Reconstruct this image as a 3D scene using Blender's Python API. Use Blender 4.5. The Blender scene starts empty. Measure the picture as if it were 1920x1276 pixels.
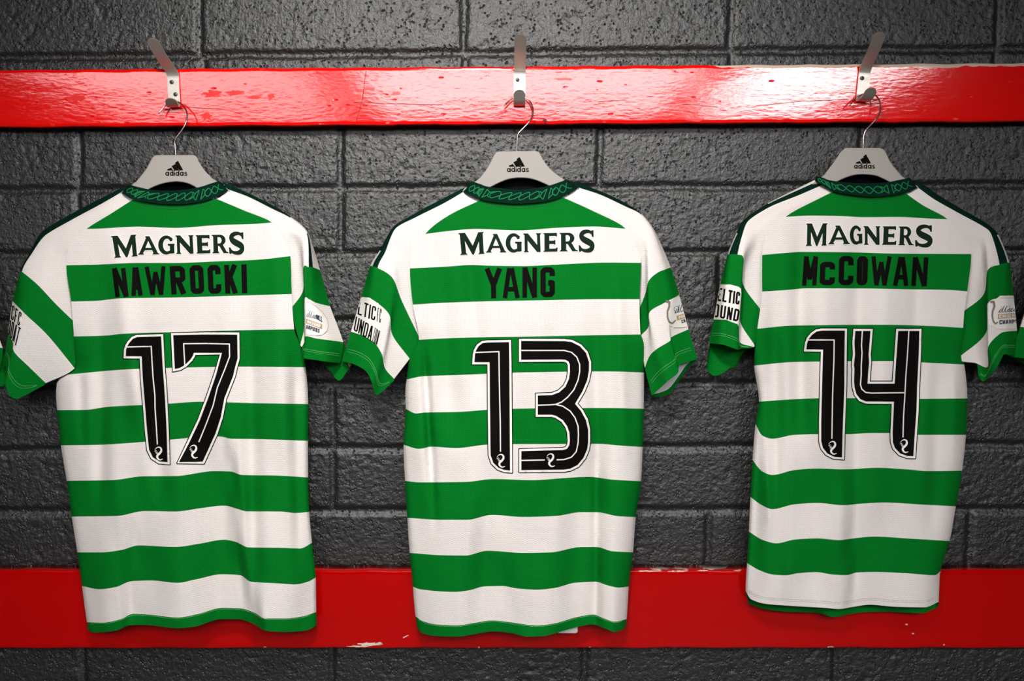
import bpy, bmesh, math, random
import numpy as np
from mathutils import Vector
from mathutils.bvhtree import BVHTree
from mathutils.geometry import delaunay_2d_cdt

random.seed(7)
RNG = np.random.default_rng(11)
SC = bpy.context.scene
COL = SC.collection

# ------------------------------------------------------------------ camera
F_PX = 1866.67
PITCH = math.radians(4.0)
DIST = 1.75
Z0 = 1.30
CAM = np.array([0.0, -DIST * math.cos(PITCH), Z0 + DIST * math.sin(PITCH)])
FWD = np.array([0.0, math.cos(PITCH), -math.sin(PITCH)])
UPV = np.array([0.0, math.sin(PITCH), math.cos(PITCH)])
cd = bpy.data.cameras.new('camera')
cd.lens = 35.0
cd.sensor_width = 36.0
cam = bpy.data.objects.new('camera', cd)
COL.objects.link(cam)
cam.location = CAM
cam.rotation_euler = (math.pi / 2 - PITCH, 0, 0)
SC.camera = cam

# ------------------------------------------------------------------ colour management / world
SC.view_settings.view_transform = 'Standard'
SC.view_settings.look = 'None'
SC.view_settings.gamma = 1.0
SC.view_settings.use_curve_mapping = False
SC.view_settings.exposure = 0.0
wd = bpy.data.worlds.new('world')
SC.world = wd
wd.use_nodes = True
wd.node_tree.nodes['Background'].inputs[0].default_value = (0.9, 0.95, 1.0, 1)
wd.node_tree.nodes['Background'].inputs[1].default_value = 0.015

# ------------------------------------------------------------------ light levels (the fittings are built further down)
KEY_W = 28.0
ROW_EMIT = (5.8, 10.5, 17.0)
CEIL = 2.42


def key_light():
    ld = bpy.data.lights.new('downlight_beam', 'SPOT')
    ld.energy = KEY_W * 4
    ld.color = (1.0, 0.965, 0.92)
    ld.shadow_soft_size = 0.10
    ld.spot_size = math.radians(72)
    ld.spot_blend = 1.0
    o = bpy.data.objects.new('downlight_beam', ld)
    COL.objects.link(o)
    o.location = (-0.12, -1.42, CEIL - 0.09)
    d = Vector((-0.12, 0.0, 1.56)) - Vector(o.location)
    o.rotation_euler = d.to_track_quat('-Z', 'Y').to_euler()
    return o


key_light()


# ------------------------------------------------------------------ helpers
def at(px, py, d):
    """point of the place seen along that direction, d metres in front of the wall"""
    px = np.asarray(px, float); py = np.asarray(py, float); d = np.asarray(d, float)
    dx = (px - 960) / F_PX
    v = (638 - py) / F_PX
    dy = FWD[1] + v * UPV[1]
    dz = FWD[2] + v * UPV[2]
    t = (-d - CAM[1]) / dy
    return np.stack([CAM[0] + t * dx, CAM[1] + t * dy, CAM[2] + t * dz], -1)


def ray(px, py):
    v = (638 - py) / F_PX
    return Vector(((px - 960) / F_PX, FWD[1] + v * UPV[1], FWD[2] + v * UPV[2])).normalized()


def smooth(a, b, x):
    t = np.clip((np.asarray(x, float) - a) / (b - a), 0, 1)
    return t * t * (3 - 2 * t)


def crom(P, n):
    """Catmull-Rom through control points P (k,dim), n samples per span"""
    P = np.asarray(P, float)
    if len(P) == 2:
        t = np.linspace(0, 1, n + 1)[:, None]
        return P[0] * (1 - t) + P[1] * t
    Q = np.vstack([2 * P[0] - P[1], P, 2 * P[-1] - P[-2]])
    out = []
    for i in range(len(P) - 1):
        p0, p1, p2, p3 = Q[i:i + 4]
        for k in range(n):
            t = k / n
            out.append(0.5 * (2 * p1 + (p2 - p0) * t + (2 * p0 - 5 * p1 + 4 * p2 - p3) * t * t
                              + (3 * p1 - p0 - 3 * p2 + p3) * t ** 3))
    out.append(P[-1])
    return np.array(out)


def pchip(xs, ys, x):
    """monotone cubic interpolation"""
    xs = np.asarray(xs, float); ys = np.asarray(ys, float)
    h = np.diff(xs); dl = np.diff(ys) / h
    m = np.zeros_like(xs)
    m[0] = dl[0]; m[-1] = dl[-1]
    for i in range(1, len(xs) - 1):
        if dl[i - 1] * dl[i] > 0:
            w1 = 2 * h[i] + h[i - 1]; w2 = h[i] + 2 * h[i - 1]
            m[i] = (w1 + w2) / (w1 / dl[i - 1] + w2 / dl[i])
    i = np.clip(np.searchsorted(xs, x) - 1, 0, len(xs) - 2)
    t = (x - xs[i]) / h[i]
    return ((1 + 2 * t) * (1 - t) ** 2 * ys[i] + t * (1 - t) ** 2 * h[i] * m[i]
            + t * t * (3 - 2 * t) * ys[i + 1] + t * t * (t - 1) * h[i] * m[i + 1])


def link(name, me, mats, parent=None):
    o = bpy.data.objects.new(name, me)
    COL.objects.link(o)
    for m in (mats if isinstance(mats, (list, tuple)) else [mats]):
        me.materials.append(m)
    if parent is not None:
        o.parent = parent
    return o


def mesh(name, V, Fc, mats, parent=None, mi=None, sm=True, origin=None):
    V = np.asarray(V, float)
    off = np.zeros(3)
    if parent is not None:
        off = np.array(parent.location) if parent.parent is None else np.array(parent.location) + np.array(parent.parent.location)
    elif origin is not None:
        off = np.array(origin, float)
    me = bpy.data.meshes.new(name)
    me.from_pydata((V - off).tolist(), [], [list(map(int, f)) for f in Fc])
    if mi is not None:
        me.polygons.foreach_set('material_index', np.asarray(mi, np.int32))
    me.polygons.foreach_set('use_smooth', np.full(len(me.polygons), sm))
    me.update()
    o = link(name, me, mats, parent)
    if parent is None and origin is not None:
        o.location = origin
    return o


def from_bm(name, bm, mats, parent=None, sm=False):
    off = Vector((0, 0, 0))
    p = parent
    while p is not None:
        off += p.location; p = p.parent
    bmesh.ops.translate(bm, verts=bm.verts, vec=-off)
    bmesh.ops.recalc_face_normals(bm, faces=bm.faces)
    me = bpy.data.meshes.new(name)
    bm.to_mesh(me); bm.free()
    me.polygons.foreach_set('use_smooth', np.full(len(me.polygons), sm))
    return link(name, me, mats, parent)


def tag(o, label=None, cat=None, group=None, kind=None):
    if label: o['label'] = label
    if cat: o['category'] = cat
    if group: o['group'] = group
    if kind: o['kind'] = kind
    return o


def thing(name, loc, label, cat, group=None):
    o = bpy.data.objects.new(name, None)
    o.empty_display_size = 0.03
    COL.objects.link(o)
    o.location = Vector([float(c) for c in loc])
    return tag(o, label, cat, group)


# ------------------------------------------------------------------ materials
def mat(name, col, rough=0.6, metal=0.0, spec=0.5):
    m = bpy.data.materials.new(name)
    m.use_nodes = True
    b = m.node_tree.nodes['Principled BSDF']
    b.inputs['Base Color'].default_value = (*col, 1)
    b.inputs['Roughness'].default_value = rough
    b.inputs['Metallic'].default_value = metal
    b.inputs['Specular IOR Level'].default_value = spec
    return m


def nd(m, typ, **kw):
    n = m.node_tree.nodes.new(typ)
    for k, v in kw.items():
        if k in n.inputs: n.inputs[k].default_value = v
        else: setattr(n, k, v)
    return n


def wire(m, a, ao, b, bi):
    m.node_tree.links.new(a.outputs[ao], b.inputs[bi])


def bsdf(m):
    return m.node_tree.nodes['Principled BSDF']


def noise_bump(m, scale, strength, dist, detail=3.0, coords='Object', prev=None):
    tc = nd(m, 'ShaderNodeTexCoord')
    n = nd(m, 'ShaderNodeTexNoise', Scale=scale, Detail=detail)
    wire(m, tc, coords, n, 'Vector')
    b = nd(m, 'ShaderNodeBump', Strength=strength, Distance=dist)
    wire(m, n, 'Fac', b, 'Height')
    if prev is not None: wire(m, prev, 'Normal', b, 'Normal')
    wire(m, b, 'Normal', bsdf(m), 'Normal')
    return b


def knit(name, col, amp, rough=0.75):
    """jersey knit: fine zigzag rib, a touch of sheen"""
    m = mat(name, col, rough, 0, 0.05)
    tc = nd(m, 'ShaderNodeTexCoord')
    sx = nd(m, 'ShaderNodeSeparateXYZ'); wire(m, tc, 'Object', sx, 0)
    pp = nd(m, 'ShaderNodeMath', operation='PINGPONG'); pp.inputs[1].default_value = 0.0035
    wire(m, sx, 'X', pp, 0)
    ml = nd(m, 'ShaderNodeMath', operation='MULTIPLY'); ml.inputs[1].default_value = 0.55
    wire(m, pp, 0, ml, 0)
    ad = nd(m, 'ShaderNodeMath', operation='ADD'); wire(m, sx, 'Z', ad, 0); wire(m, ml, 0, ad, 1)
    fr = nd(m, 'ShaderNodeMath', operation='MULTIPLY'); fr.inputs[1].default_value = 2 * math.pi / 0.0032
    wire(m, ad, 0, fr, 0)
    sn = nd(m, 'ShaderNodeMath', operation='SINE'); wire(m, fr, 0, sn, 0)
    mr = nd(m, 'ShaderNodeMapRange'); wire(m, sn, 0, mr, 'Value')
    mr.inputs['From Min'].default_value = -1
    mr.inputs['To Min'].default_value = 1 - amp; mr.inputs['To Max'].default_value = 1 + amp
    mx = nd(m, 'ShaderNodeVectorMath', operation='SCALE')
    mx.inputs[0].default_value = col
    wire(m, mr, 'Result', mx, 'Scale')
    wire(m, mx, 'Vector', bsdf(m), 'Base Color')
    b = nd(m, 'ShaderNodeBump', Strength=0.25, Distance=0.0005)
    wire(m, sn, 0, b, 'Height')
    n = nd(m, 'ShaderNodeTexNoise', Scale=28.0, Detail=3.0); wire(m, tc, 'Object', n, 'Vector')
    b2 = nd(m, 'ShaderNodeBump', Strength=0.25, Distance=0.006)
    wire(m, n, 'Fac', b2, 'Height'); wire(m, b, 'Normal', b2, 'Normal')
    wire(m, b2, 'Normal', bsdf(m), 'Normal')
    return m


M_WHITE = knit('white_knit', (0.83, 0.775, 0.745), 0.015)
M_GREEN = knit('green_knit', (0.0008, 0.172, 0.016), 0.10)
M_DARK = mat('dark_green_tape', (0.002, 0.020, 0.012), 0.85, 0, 0.04)
M_MOTIF = mat('collar_motif_green', (0.012, 0.20, 0.065), 0.7, 0, 0.1)
M_NECK_SHADE = mat('painted_neck_shade', (0.003, 0.003, 0.004), 0.9, 0, 0.1)  # shadow of the neck opening, put into the colour
M_INNER = mat('white_reverse_knit', (0.75, 0.74, 0.78), 0.8, 0, 0.2)
M_BLACK = mat('black_print', (0.003, 0.002, 0.002), 0.75, 0, 0.08)
M_SPON = mat('dark_green_print', (0.004, 0.018, 0.009), 0.7, 0, 0.12)
M_WPRINT = mat('white_print', (0.90, 0.87, 0.82), 0.5, 0, 0.3)
M_STITCH = mat('pale_green_thread', (0.10, 0.45, 0.13), 0.7)
M_STITCH2 = mat('dark_thread', (0.003, 0.09, 0.02), 0.8)
M_GOLD = mat('gold_print', (0.46, 0.31, 0.14), 0.45)
M_NAVY = mat('navy_print', (0.03, 0.035, 0.07), 0.5)
M_TAUPE = mat('taupe_print', (0.24, 0.19, 0.16), 0.5)
M_HANGER = mat('grey_plastic', (0.40, 0.375, 0.345), 0.55, 0, 0.35)
M_STEEL = mat('satin_steel', (0.72, 0.67, 0.60), 0.36, 0.78)
noise_bump(M_STEEL, 300, 0.05, 0.0005)
M_WIRE = mat('polished_wire', (0.55, 0.53, 0.50), 0.22, 1.0)
M_SCREW = mat('dark_screw', (0.12, 0.115, 0.11), 0.4, 0.8)
M_SCREWD = mat('screw_slot', (0.01, 0.01, 0.01), 0.7)


def wall_paint():
    m = mat('grey_block_paint', (0.012, 0.0128, 0.0126), 0.38, 0, 0.9)
    tc = nd(m, 'ShaderNodeTexCoord')
    n1 = nd(m, 'ShaderNodeTexNoise', Scale=120.0, Detail=5.0, Roughness=0.6)
    wire(m, tc, 'Object', n1, 'Vector')
    b1 = nd(m, 'ShaderNodeBump', Strength=0.75, Distance=0.0035)
    wire(m, n1, 'Fac', b1, 'Height')
    vo = nd(m, 'ShaderNodeTexVoronoi', Scale=150.0)
    wire(m, tc, 'Object', vo, 'Vector')
    r = nd(m, 'ShaderNodeMapRange'); wire(m, vo, 'Distance', r, 'Value')
    r.inputs['From Min'].default_value = 0.08; r.inputs['From Max'].default_value = 0.35
    gate = nd(m, 'ShaderNodeTexNoise', Scale=42.0, Detail=2.0); wire(m, tc, 'Object', gate, 'Vector')
    g2 = nd(m, 'ShaderNodeMapRange'); wire(m, gate, 'Fac', g2, 'Value')
    g2.inputs['From Min'].default_value = 0.46; g2.inputs['From Max'].default_value = 0.56
    inv = nd(m, 'ShaderNodeMath', operation='SUBTRACT'); inv.inputs[0].default_value = 1.0
    wire(m, r, 'Result', inv, 1)
    pit = nd(m, 'ShaderNodeMath', operation='MULTIPLY'); wire(m, inv, 0, pit, 0); wire(m, g2, 'Result', pit, 1)
    b2 = nd(m, 'ShaderNodeBump', Strength=0.6, Distance=0.003); b2.invert = True
    wire(m, pit, 0, b2, 'Height'); wire(m, b1, 'Normal', b2, 'Normal')
    wire(m, b2, 'Normal', bsdf(m), 'Normal')
    return m


def red_paint(name, col, pit_s, spec):
    m = mat(name, col, 0.09, 0, spec)
    tc = nd(m, 'ShaderNodeTexCoord')
    st = nd(m, 'ShaderNodeMapping'); st.inputs['Scale'].default_value = (0.35, 1, 1)
    wire(m, tc, 'Object', st, 'Vector')
    n1 = nd(m, 'ShaderNodeTexNoise', Scale=220.0, Detail=3.0); wire(m, st, 'Vector', n1, 'Vector')
    b1 = nd(m, 'ShaderNodeBump', Strength=0.10, Distance=0.0016); wire(m, n1, 'Fac', b1, 'Height')
    n2 = nd(m, 'ShaderNodeTexNoise', Scale=14.0, Detail=2.0); wire(m, st, 'Vector', n2, 'Vector')
    b2 = nd(m, 'ShaderNodeBump', Strength=0.06, Distance=0.01); wire(m, n2, 'Fac', b2, 'Height')
    wire(m, b1, 'Normal', b2, 'Normal')
    # small pits and grain cracks in the gloss coat
    vo = nd(m, 'ShaderNodeTexVoronoi', Scale=60.0); wire(m, st, 'Vector', vo, 'Vector')
    r = nd(m, 'ShaderNodeMapRange'); wire(m, vo, 'Distance', r, 'Value')
    r.inputs['From Min'].default_value = 0.02; r.inputs['From Max'].default_value = 0.11
    b3 = nd(m, 'ShaderNodeBump', Strength=pit_s, Distance=0.002); wire(m, r, 'Result', b3, 'Height')
    wire(m, b2, 'Normal', b3, 'Normal')
    wire(m, b3, 'Normal', bsdf(m), 'Normal')
    # worn-through pale primer along the edges
    sx = nd(m, 'ShaderNodeSeparateXYZ'); wire(m, tc, 'Object', sx, 0)
    nn = nd(m, 'ShaderNodeTexNoise', Scale=38.0, Detail=5.0); wire(m, tc, 'Object', nn, 'Vector')
    dn = nd(m, 'ShaderNodeMapRange'); wire(m, nn, 'Fac', dn, 'Value')
    dn.inputs['To Min'].default_value = -0.006; dn.inputs['To Max'].default_value = 0.006
    at_ = nd(m, 'ShaderNodeAttribute'); at_.attribute_name = 'wear'
    s = nd(m, 'ShaderNodeMath', operation='ADD'); wire(m, at_, 'Fac', s, 0); wire(m, dn, 'Result', s, 1)
    th = nd(m, 'ShaderNodeMapRange'); wire(m, s, 0, th, 'Value')
    th.inputs['From Min'].default_value = -0.0003; th.inputs['From Max'].default_value = 0.0003
    mx = nd(m, 'ShaderNodeMix', data_type='RGBA')
    wire(m, th, 'Result', mx, 'Factor')
    mx.inputs['A'].default_value = (*col, 1)
    mx.inputs['B'].default_value = (0.72, 0.55, 0.45, 1)
    wire(m, mx, 'Result', bsdf(m), 'Base Color')
    return m


M_WALL = wall_paint()
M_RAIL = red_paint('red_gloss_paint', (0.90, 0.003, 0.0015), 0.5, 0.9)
M_BOARD = red_paint('dimmed_red_gloss_paint', (0.48, 0.0006, 0.0004), 0.15, 0.35)  # the rail's red again, darkened to paint in the weaker light lower down
M_DULL = mat('dull_red_patch', (0.85, 0.006, 0.003), 0.40, 0, 0.6)
M_CRACK = mat('dark_red_crack', (0.16, 0.002, 0.002), 0.6, 0, 0.2)
M_CHIP = mat('bare_primer', (0.75, 0.62, 0.53), 0.7)
M_FLOOR = mat('grey_floor_vinyl', (0.04, 0.04, 0.042), 0.5)
noise_bump(M_FLOOR, 40, 0.1, 0.002)
M_CEIL = mat('white_ceiling_paint', (0.30, 0.30, 0.29), 0.8)
noise_bump(M_CEIL, 30, 0.1, 0.002)

# ------------------------------------------------------------------ the block wall
HJ = [(-20, -34), (107, 91), (232, 221), (356, 347), (478, 470), (603, 597), (722, 718), (844, 834), (959, 955),
      (1070, 1069), (1181, 1181), (1291, 1291)]
VJ = [[-125, 375, 870, 1371, 1873], [-115, 384, 872, 1371, 1866], [-345, 148, 638, 1125, 1615, 2105],
      [-347, 145, 638, 1122, 1610, 2098], [-125, 370, 860, 1350, 1838], [-120, 372, 858, 1342, 1832],
      [-322, 150, 624, 1100, 1578, 2050], [-318, 152, 623, 1098, 1572, 2045], [-100, 378, 853, 1328, 1818],
      [-320, 154, 622, 1096, 1568, 2040], [-320, 155, 622, 1095, 1566, 2036]]


def vnoise(X, Y, cell, seed):
    r = np.random.default_rng(seed)
    g = r.random((400, 400))
    fx = X / cell + 1000.37; fy = Y / cell + 1000.71
    ix = np.floor(fx).astype(int); iy = np.floor(fy).astype(int)
    tx = fx - ix; ty = fy - iy
    tx = tx * tx * (3 - 2 * tx); ty = ty * ty * (3 - 2 * ty)
    a = g[ix % 400, iy % 400]; b = g[(ix + 1) % 400, iy % 400]
    c = g[ix % 400, (iy + 1) % 400]; d = g[(ix + 1) % 400, (iy + 1) % 400]
    return (a * (1 - tx) + b * tx) * (1 - ty) + (c * (1 - tx) + d * tx) * ty


def build_wall():
    xs = np.arange(-2.0, 2.0001, 0.0034)
    zs = np.concatenate([np.arange(0.0, 0.60, 0.02), np.arange(0.60, 2.05, 0.0032), np.arange(2.05, CEIL + 0.005, 0.02)])
    X, Z = np.meshgrid(xs, zs)
    wob = (vnoise(X, Z, 0.05, 3) - 0.5) * 0.0030 + (vnoise(X, Z, 0.012, 4) - 0.5) * 0.0016
    # bed joints as lines z = a + b x
    lines = []
    for l, r in HJ:
        A = at(0, l, 0); B = at(1920, r, 0)
        b = (B[2] - A[2]) / (B[0] - A[0])
        lines.append((A[2] - b * A[0], b))
    # continue the courses to floor and ceiling
    step = lines[-2][0] - lines[-1][0]
    while lines[-1][0] > step: lines.append((lines[-1][0] - step, 0))
    dist = np.full(X.shape, 1.0)
    for a, b in lines:
        dist = np.minimum(dist, np.abs(Z - (a + b * X) + wob))
    dv = np.full(X.shape, 1.0)
    for i, row in enumerate(VJ):
        a0, b0 = lines[i]; a1, b1 = lines[i + 1]
        band = (Z <= a0 + b0 * X) & (Z > a1 + b1 * X)
        ym = (HJ[i][0] + HJ[i + 1][0] + HJ[i][1] + HJ[i + 1][1]) / 4
        row = [row[0] - 980, row[0] - 490] + row + [row[-1] + 490, row[-1] + 980]
        for px in row:
            xj = at(px, ym, 0)[0]
            q = np.abs(X - xj + wob * 1.2 + (vnoise(X * 0 + i, Z, 0.04, 9) - 0.5) * 0.003)
            dv = np.where(band, np.minimum(dv, q), dv)
    joint = np.minimum(dist, dv * 1.1)
    w = 0.0082
    prof = smooth(w * 1.25, w * 0.25, joint)
    h = -0.0036 * prof - 0.0016 * np.clip(1 - (joint / w) ** 2, 0, 1)
    face = 1 - prof
    n = (vnoise(X, Z, 0.006, 21) + 0.6 * vnoise(X, Z, 0.013, 22) + 0.5 * vnoise(X, Z, 0.004, 23)) / 2.1
    pits = smooth(0.56, 0.75, n)
    rough_zone = 0.45 + 0.9 * vnoise(X, Z, 0.13, 31)
    h = h + face * rough_zone * (-0.0019 * pits + 0.0016 * (n - 0.5))
    V = np.stack([X, -h, Z], -1).reshape(-1, 3)
    nz, nx = X.shape
    idx = np.arange(nz * nx).reshape(nz, nx)
    Fc = np.stack([idx[:-1, :-1], idx[:-1, 1:], idx[1:, 1:], idx[1:, :-1]], -1).reshape(-1, 4)
    me = bpy.data.meshes.new('wall_back')
    me.vertices.add(len(V)); me.vertices.foreach_set('co', V.astype(np.float32).ravel())
    me.loops.add(Fc.size); me.loops.foreach_set('vertex_index', Fc.ravel().astype(np.int32))
    me.polygons.add(len(Fc))
    me.polygons.foreach_set('loop_start', np.arange(0, Fc.size, 4, dtype=np.int32))
    me.polygons.foreach_set('loop_total', np.full(len(Fc), 4, np.int32))
    me.polygons.foreach_set('use_smooth', np.ones(len(Fc), bool))
    me.update(calc_edges=True)
    o = link('wall_back', me, M_WALL)
    tag(o, 'dark grey painted concrete block wall', 'wall', kind='structure')


build_wall()


def slab(name, x0, x1, y0, y1, z0, z1, m, label, cat):
    bm = bmesh.new()
    bmesh.ops.create_cube(bm, size=1)
    for v in bm.verts:
        v.co = Vector(((x0 + x1) / 2 + v.co.x * (x1 - x0), (y0 + y1) / 2 + v.co.y * (y1 - y0), (z0 + z1) / 2 + v.co.z * (z1 - z0)))
    return tag(from_bm(name, bm, m), label, cat, kind='structure')


slab('floor', -2.6, 2.6, -4.8, 0.0, -0.05, 0.0, M_FLOOR, 'grey dressing room floor', 'floor')
slab('ceiling', -2.6, 2.6, -4.8, 0.0, CEIL, CEIL + 0.05, M_CEIL, 'white ceiling', 'ceiling')


# ------------------------------------------------------------------ ceiling fittings (behind and above the camera)
def emit_mat(name, col, s):
    m = mat(name, (0.8, 0.8, 0.8), 0.5)
    bsdf(m).inputs['Emission Color'].default_value = (*col, 1)
    bsdf(m).inputs['Emission Strength'].default_value = s
    return m


M_CASE = mat('white_steel_case', (0.7, 0.7, 0.7), 0.4)


def light_fitting(x0, x1, y0, y1, emit, label):
    z1 = CEIL - 0.001; z0 = CEIL - 0.07
    t = thing('ceiling_light', ((x0 + x1) / 2, (y0 + y1) / 2, z0), label, 'light', 'ceiling lights in a row')
    bm = bmesh.new(); bmesh.ops.create_cube(bm, size=1)
    for v in bm.verts:
        k = 1.0 if v.co.z > 0 else 0.97
        v.co = Vector(((x0 + x1) / 2 + v.co.x * (x1 - x0) * k, (y0 + y1) / 2 + v.co.y * (y1 - y0) * k, (z0 + 0.012 + z1) / 2 + v.co.z * (z1 - z0 - 0.012)))
    from_bm('light_case', bm, M_CASE, t)
    bm = bmesh.new(); bmesh.ops.create_cube(bm, size=1)
    for v in bm.verts:
        k = 0.93
        v.co = Vector(((x0 + x1) / 2 + v.co.x * (x1 - x0) * k, (y0 + y1) / 2 + v.co.y * (y1 - y0) * k, z0 + 0.006 + v.co.z * 0.012))
    from_bm('diffuser', bm, emit_mat('lit_diffuser', (1.0, 0.97, 0.97), emit), t)


light_fitting(-2.25, -0.92, -4.6, -2.5, ROW_EMIT[0], 'long lit ceiling light, leftmost of the row')
light_fitting(-0.80, 0.92, -4.6, -2.5, ROW_EMIT[1], 'long lit ceiling light in the middle of the row')
light_fitting(1.06, 1.82, -4.6, -2.5, ROW_EMIT[2], 'short lit ceiling light, rightmost of the row')
# round downlight housing round the near beam
t = thing('ceiling_downlight', (-0.12, -1.42, CEIL - 0.06), 'round ceiling downlight above the camera', 'light')
bm = bmesh.new()
prof = [(0.13, 0.0), (0.13, -0.055), (0.118, -0.055), (0.115, -0.01)]
rings = []
for r, z in prof:
    rings.append([bm.verts.new((-0.12 + r * math.cos(a), -1.42 + r * math.sin(a), CEIL - 0.001 + z)) for a in np.linspace(0, 2 * math.pi, 33)[:-1]])
for a, b in zip(rings[:-1], rings[1:]):
    for i in range(32):
        bm.faces.new((a[i], a[(i + 1) % 32], b[(i + 1) % 32], b[i]))
bm.faces.new(rings[-1])
from_bm('light_case', bm, M_CASE, t, True)


# ------------------------------------------------------------------ red rails
def build_rail(name, tl, tr, bl, br, thick, label, wear_top, wear_bot, paint):
    """long painted board; corner heights read off the wall, softened edges, slight wear"""
    n = 340
    V = []; W = []
    u = np.linspace(-0.52, 1.52, n)
    prof = []                                                 # (height fraction, inset, depth)
    bev = 0.0022
    hs = np.concatenate([[0, 0.02], np.linspace(0.05, 0.95, 14), [0.98, 1.0]])
    P = []
    for k in range(n):
        px = u[k] * 1920
        zt = at(px, tl + (tr - tl) * u[k], thick)
        zb = at(px, bl + (br - bl) * u[k], thick)
        x = zt[0]
        H = zt[2] - zb[2]
        jt = 0.0006 * math.sin(k * 0.7) + RNG.normal(0, 0.00018)
        jb = 0.0005 * math.sin(k * 0.45 + 1) + RNG.normal(0, 0.00022)
        top = zt[2] + jt; bot = zb[2] + jb
        sec = [(bot, 0.001), (bot, thick - bev), (bot + bev * .35, thick - bev * .3), (bot + bev, thick)]
        for f in np.linspace(0.06, 0.94, 14):
            sec.append((bot + (top - bot) * f, thick))
        sec += [(top - bev, thick), (top - bev * .35, thick - bev * .3), (top, thick - bev), (top, 0.001)]
        P.append([(x, -d, z) for z, d in sec])
        for z, d in sec:
            wt = wear_top(u[k]) - (top - z)
            wb = wear_bot(u[k]) - (z - bot)
            W.append(max(wt, wb))
    P = np.array(P)
    m_ = P.shape[1]
    idx = np.arange(n * m_).reshape(n, m_)
    Fc = [(idx[i, j], idx[i + 1, j], idx[i + 1, j + 1], idx[i, j + 1]) for i in range(n - 1) for j in range(m_ - 1)]
    Fc += [tuple(idx[0, ::-1]), tuple(idx[-1])]
    Fc += [(idx[i, m_ - 1], idx[i + 1, m_ - 1], idx[i + 1, 0], idx[i, 0]) for i in range(n - 1)]
    org = P.reshape(-1, 3).mean(0); org[1] = 0
    o = mesh(name, P.reshape(-1, 3), Fc, paint, None, None, True, org)
    a = o.data.attributes.new('wear', 'FLOAT', 'POINT')
    a.data.foreach_set('value', np.array(W, np.float32))
    tag(o, label, 'rail')
    return o


RAIL_D = 0.030


def wt_top(u):
    return -0.004 + 0.010 * smooth(0.63, 0.76, u) - 0.0012 * math.sin(u * 40)


def wb_top(u): return -0.0075


def wt_low(u): return -0.0065 + 0.006 * (smooth(0.62, 0.64, u) - smooth(0.72, 0.74, u))


def wb_low(u): return -0.0052 + 0.002 * (smooth(0.33, 0.34, u) - smooth(0.38, 0.39, u))


rail_top = build_rail('coat_rail', 131, 118, 238, 227, RAIL_D,
                      'upper red gloss painted wooden rail carrying the coat hooks', wt_top, wb_top, M_RAIL)
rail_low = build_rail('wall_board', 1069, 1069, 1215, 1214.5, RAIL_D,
                      'lower red painted wooden board behind the jersey hems, dimmer light put into its colour', wt_low, wb_low, M_BOARD)


# ------------------------------------------------------------------ flat prints laid on a surface
def inside(poly, P):
    x, y = P[:, 0], P[:, 1]
    c = np.zeros(len(P), bool)
    n = len(poly)
    j = n - 1
    for i in range(n):
        xi, yi = poly[i]; xj, yj = poly[j]
        if yi != yj:
            t = ((yi > y) != (yj > y)) & (x < (xj - xi) * (y - yi) / (yj - yi) + xi)
            c ^= t
        j = i
    return c


def seg_polys(pts, w, caps=False, w1=None):
    """thick polyline as overlapping quads with round joints"""
    pts = np.asarray(pts, float)
    out = []
    n = len(pts)
    ws = np.full(n, w / 2) if w1 is None else np.linspace(w / 2, w1 / 2, n)
    for i in range(n - 1):
        a, b = pts[i], pts[i + 1]
        d = b - a
        L = math.hypot(*d)
        if L < 1e-6: continue
        nn = np.array([-d[1], d[0]]) / L
        out.append([a + nn * ws[i], b + nn * ws[i + 1], b - nn * ws[i + 1], a - nn * ws[i]])
    rng = range(n) if caps else range(1, n - 1)
    for i in rng:
        if ws[i] < 0.15: continue
        out.append([pts[i] + ws[i] * np.array([math.cos(t), math.sin(t)]) for t in np.linspace(0.2, 0.2 + 2 * math.pi, 11)[:-1]])
    return [np.array(p) for p in out]


def mitre(poly, off):
    P = np.asarray(poly, float)
    n = len(P)
    A = 0.5 * sum(P[i][0] * P[(i + 1) % n][1] - P[(i + 1) % n][0] * P[i][1] for i in range(n))
    s = -1 if A > 0 else 1
    out = []
    for i in range(n):
        a = P[i] - P[i - 1]; b = P[(i + 1) % n] - P[i]
        a = a / (np.linalg.norm(a) + 1e-9); b = b / (np.linalg.norm(b) + 1e-9)
        na = np.array([-a[1], a[0]]) * s; nb = np.array([-b[1], b[0]]) * s
        m = na + nb
        m = m / max(np.dot(m, na), 0.55)
        if np.dot(na, nb) < -0.2: m = na + nb
        out.append(P[i] + m * off)
    return np.array(out)


class Surf:
    """surfaces onto which prints are laid"""
    def __init__(self, objs):
        V = []; Fc = []
        for o in objs:
            b = len(V)
            mw = Vector(o.location)
            p = o.parent
            while p is not None:
                mw = mw + Vector(p.location); p = p.parent
            V += [v.co + mw for v in o.data.vertices]
            Fc += [[b + i for i in f.vertices] for f in o.data.polygons]
        self.t = BVHTree.FromPolygons(V, Fc)

    def hit(self, x, y):
        return self.t.ray_cast(Vector(CAM), ray(x, y))[0]


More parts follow.
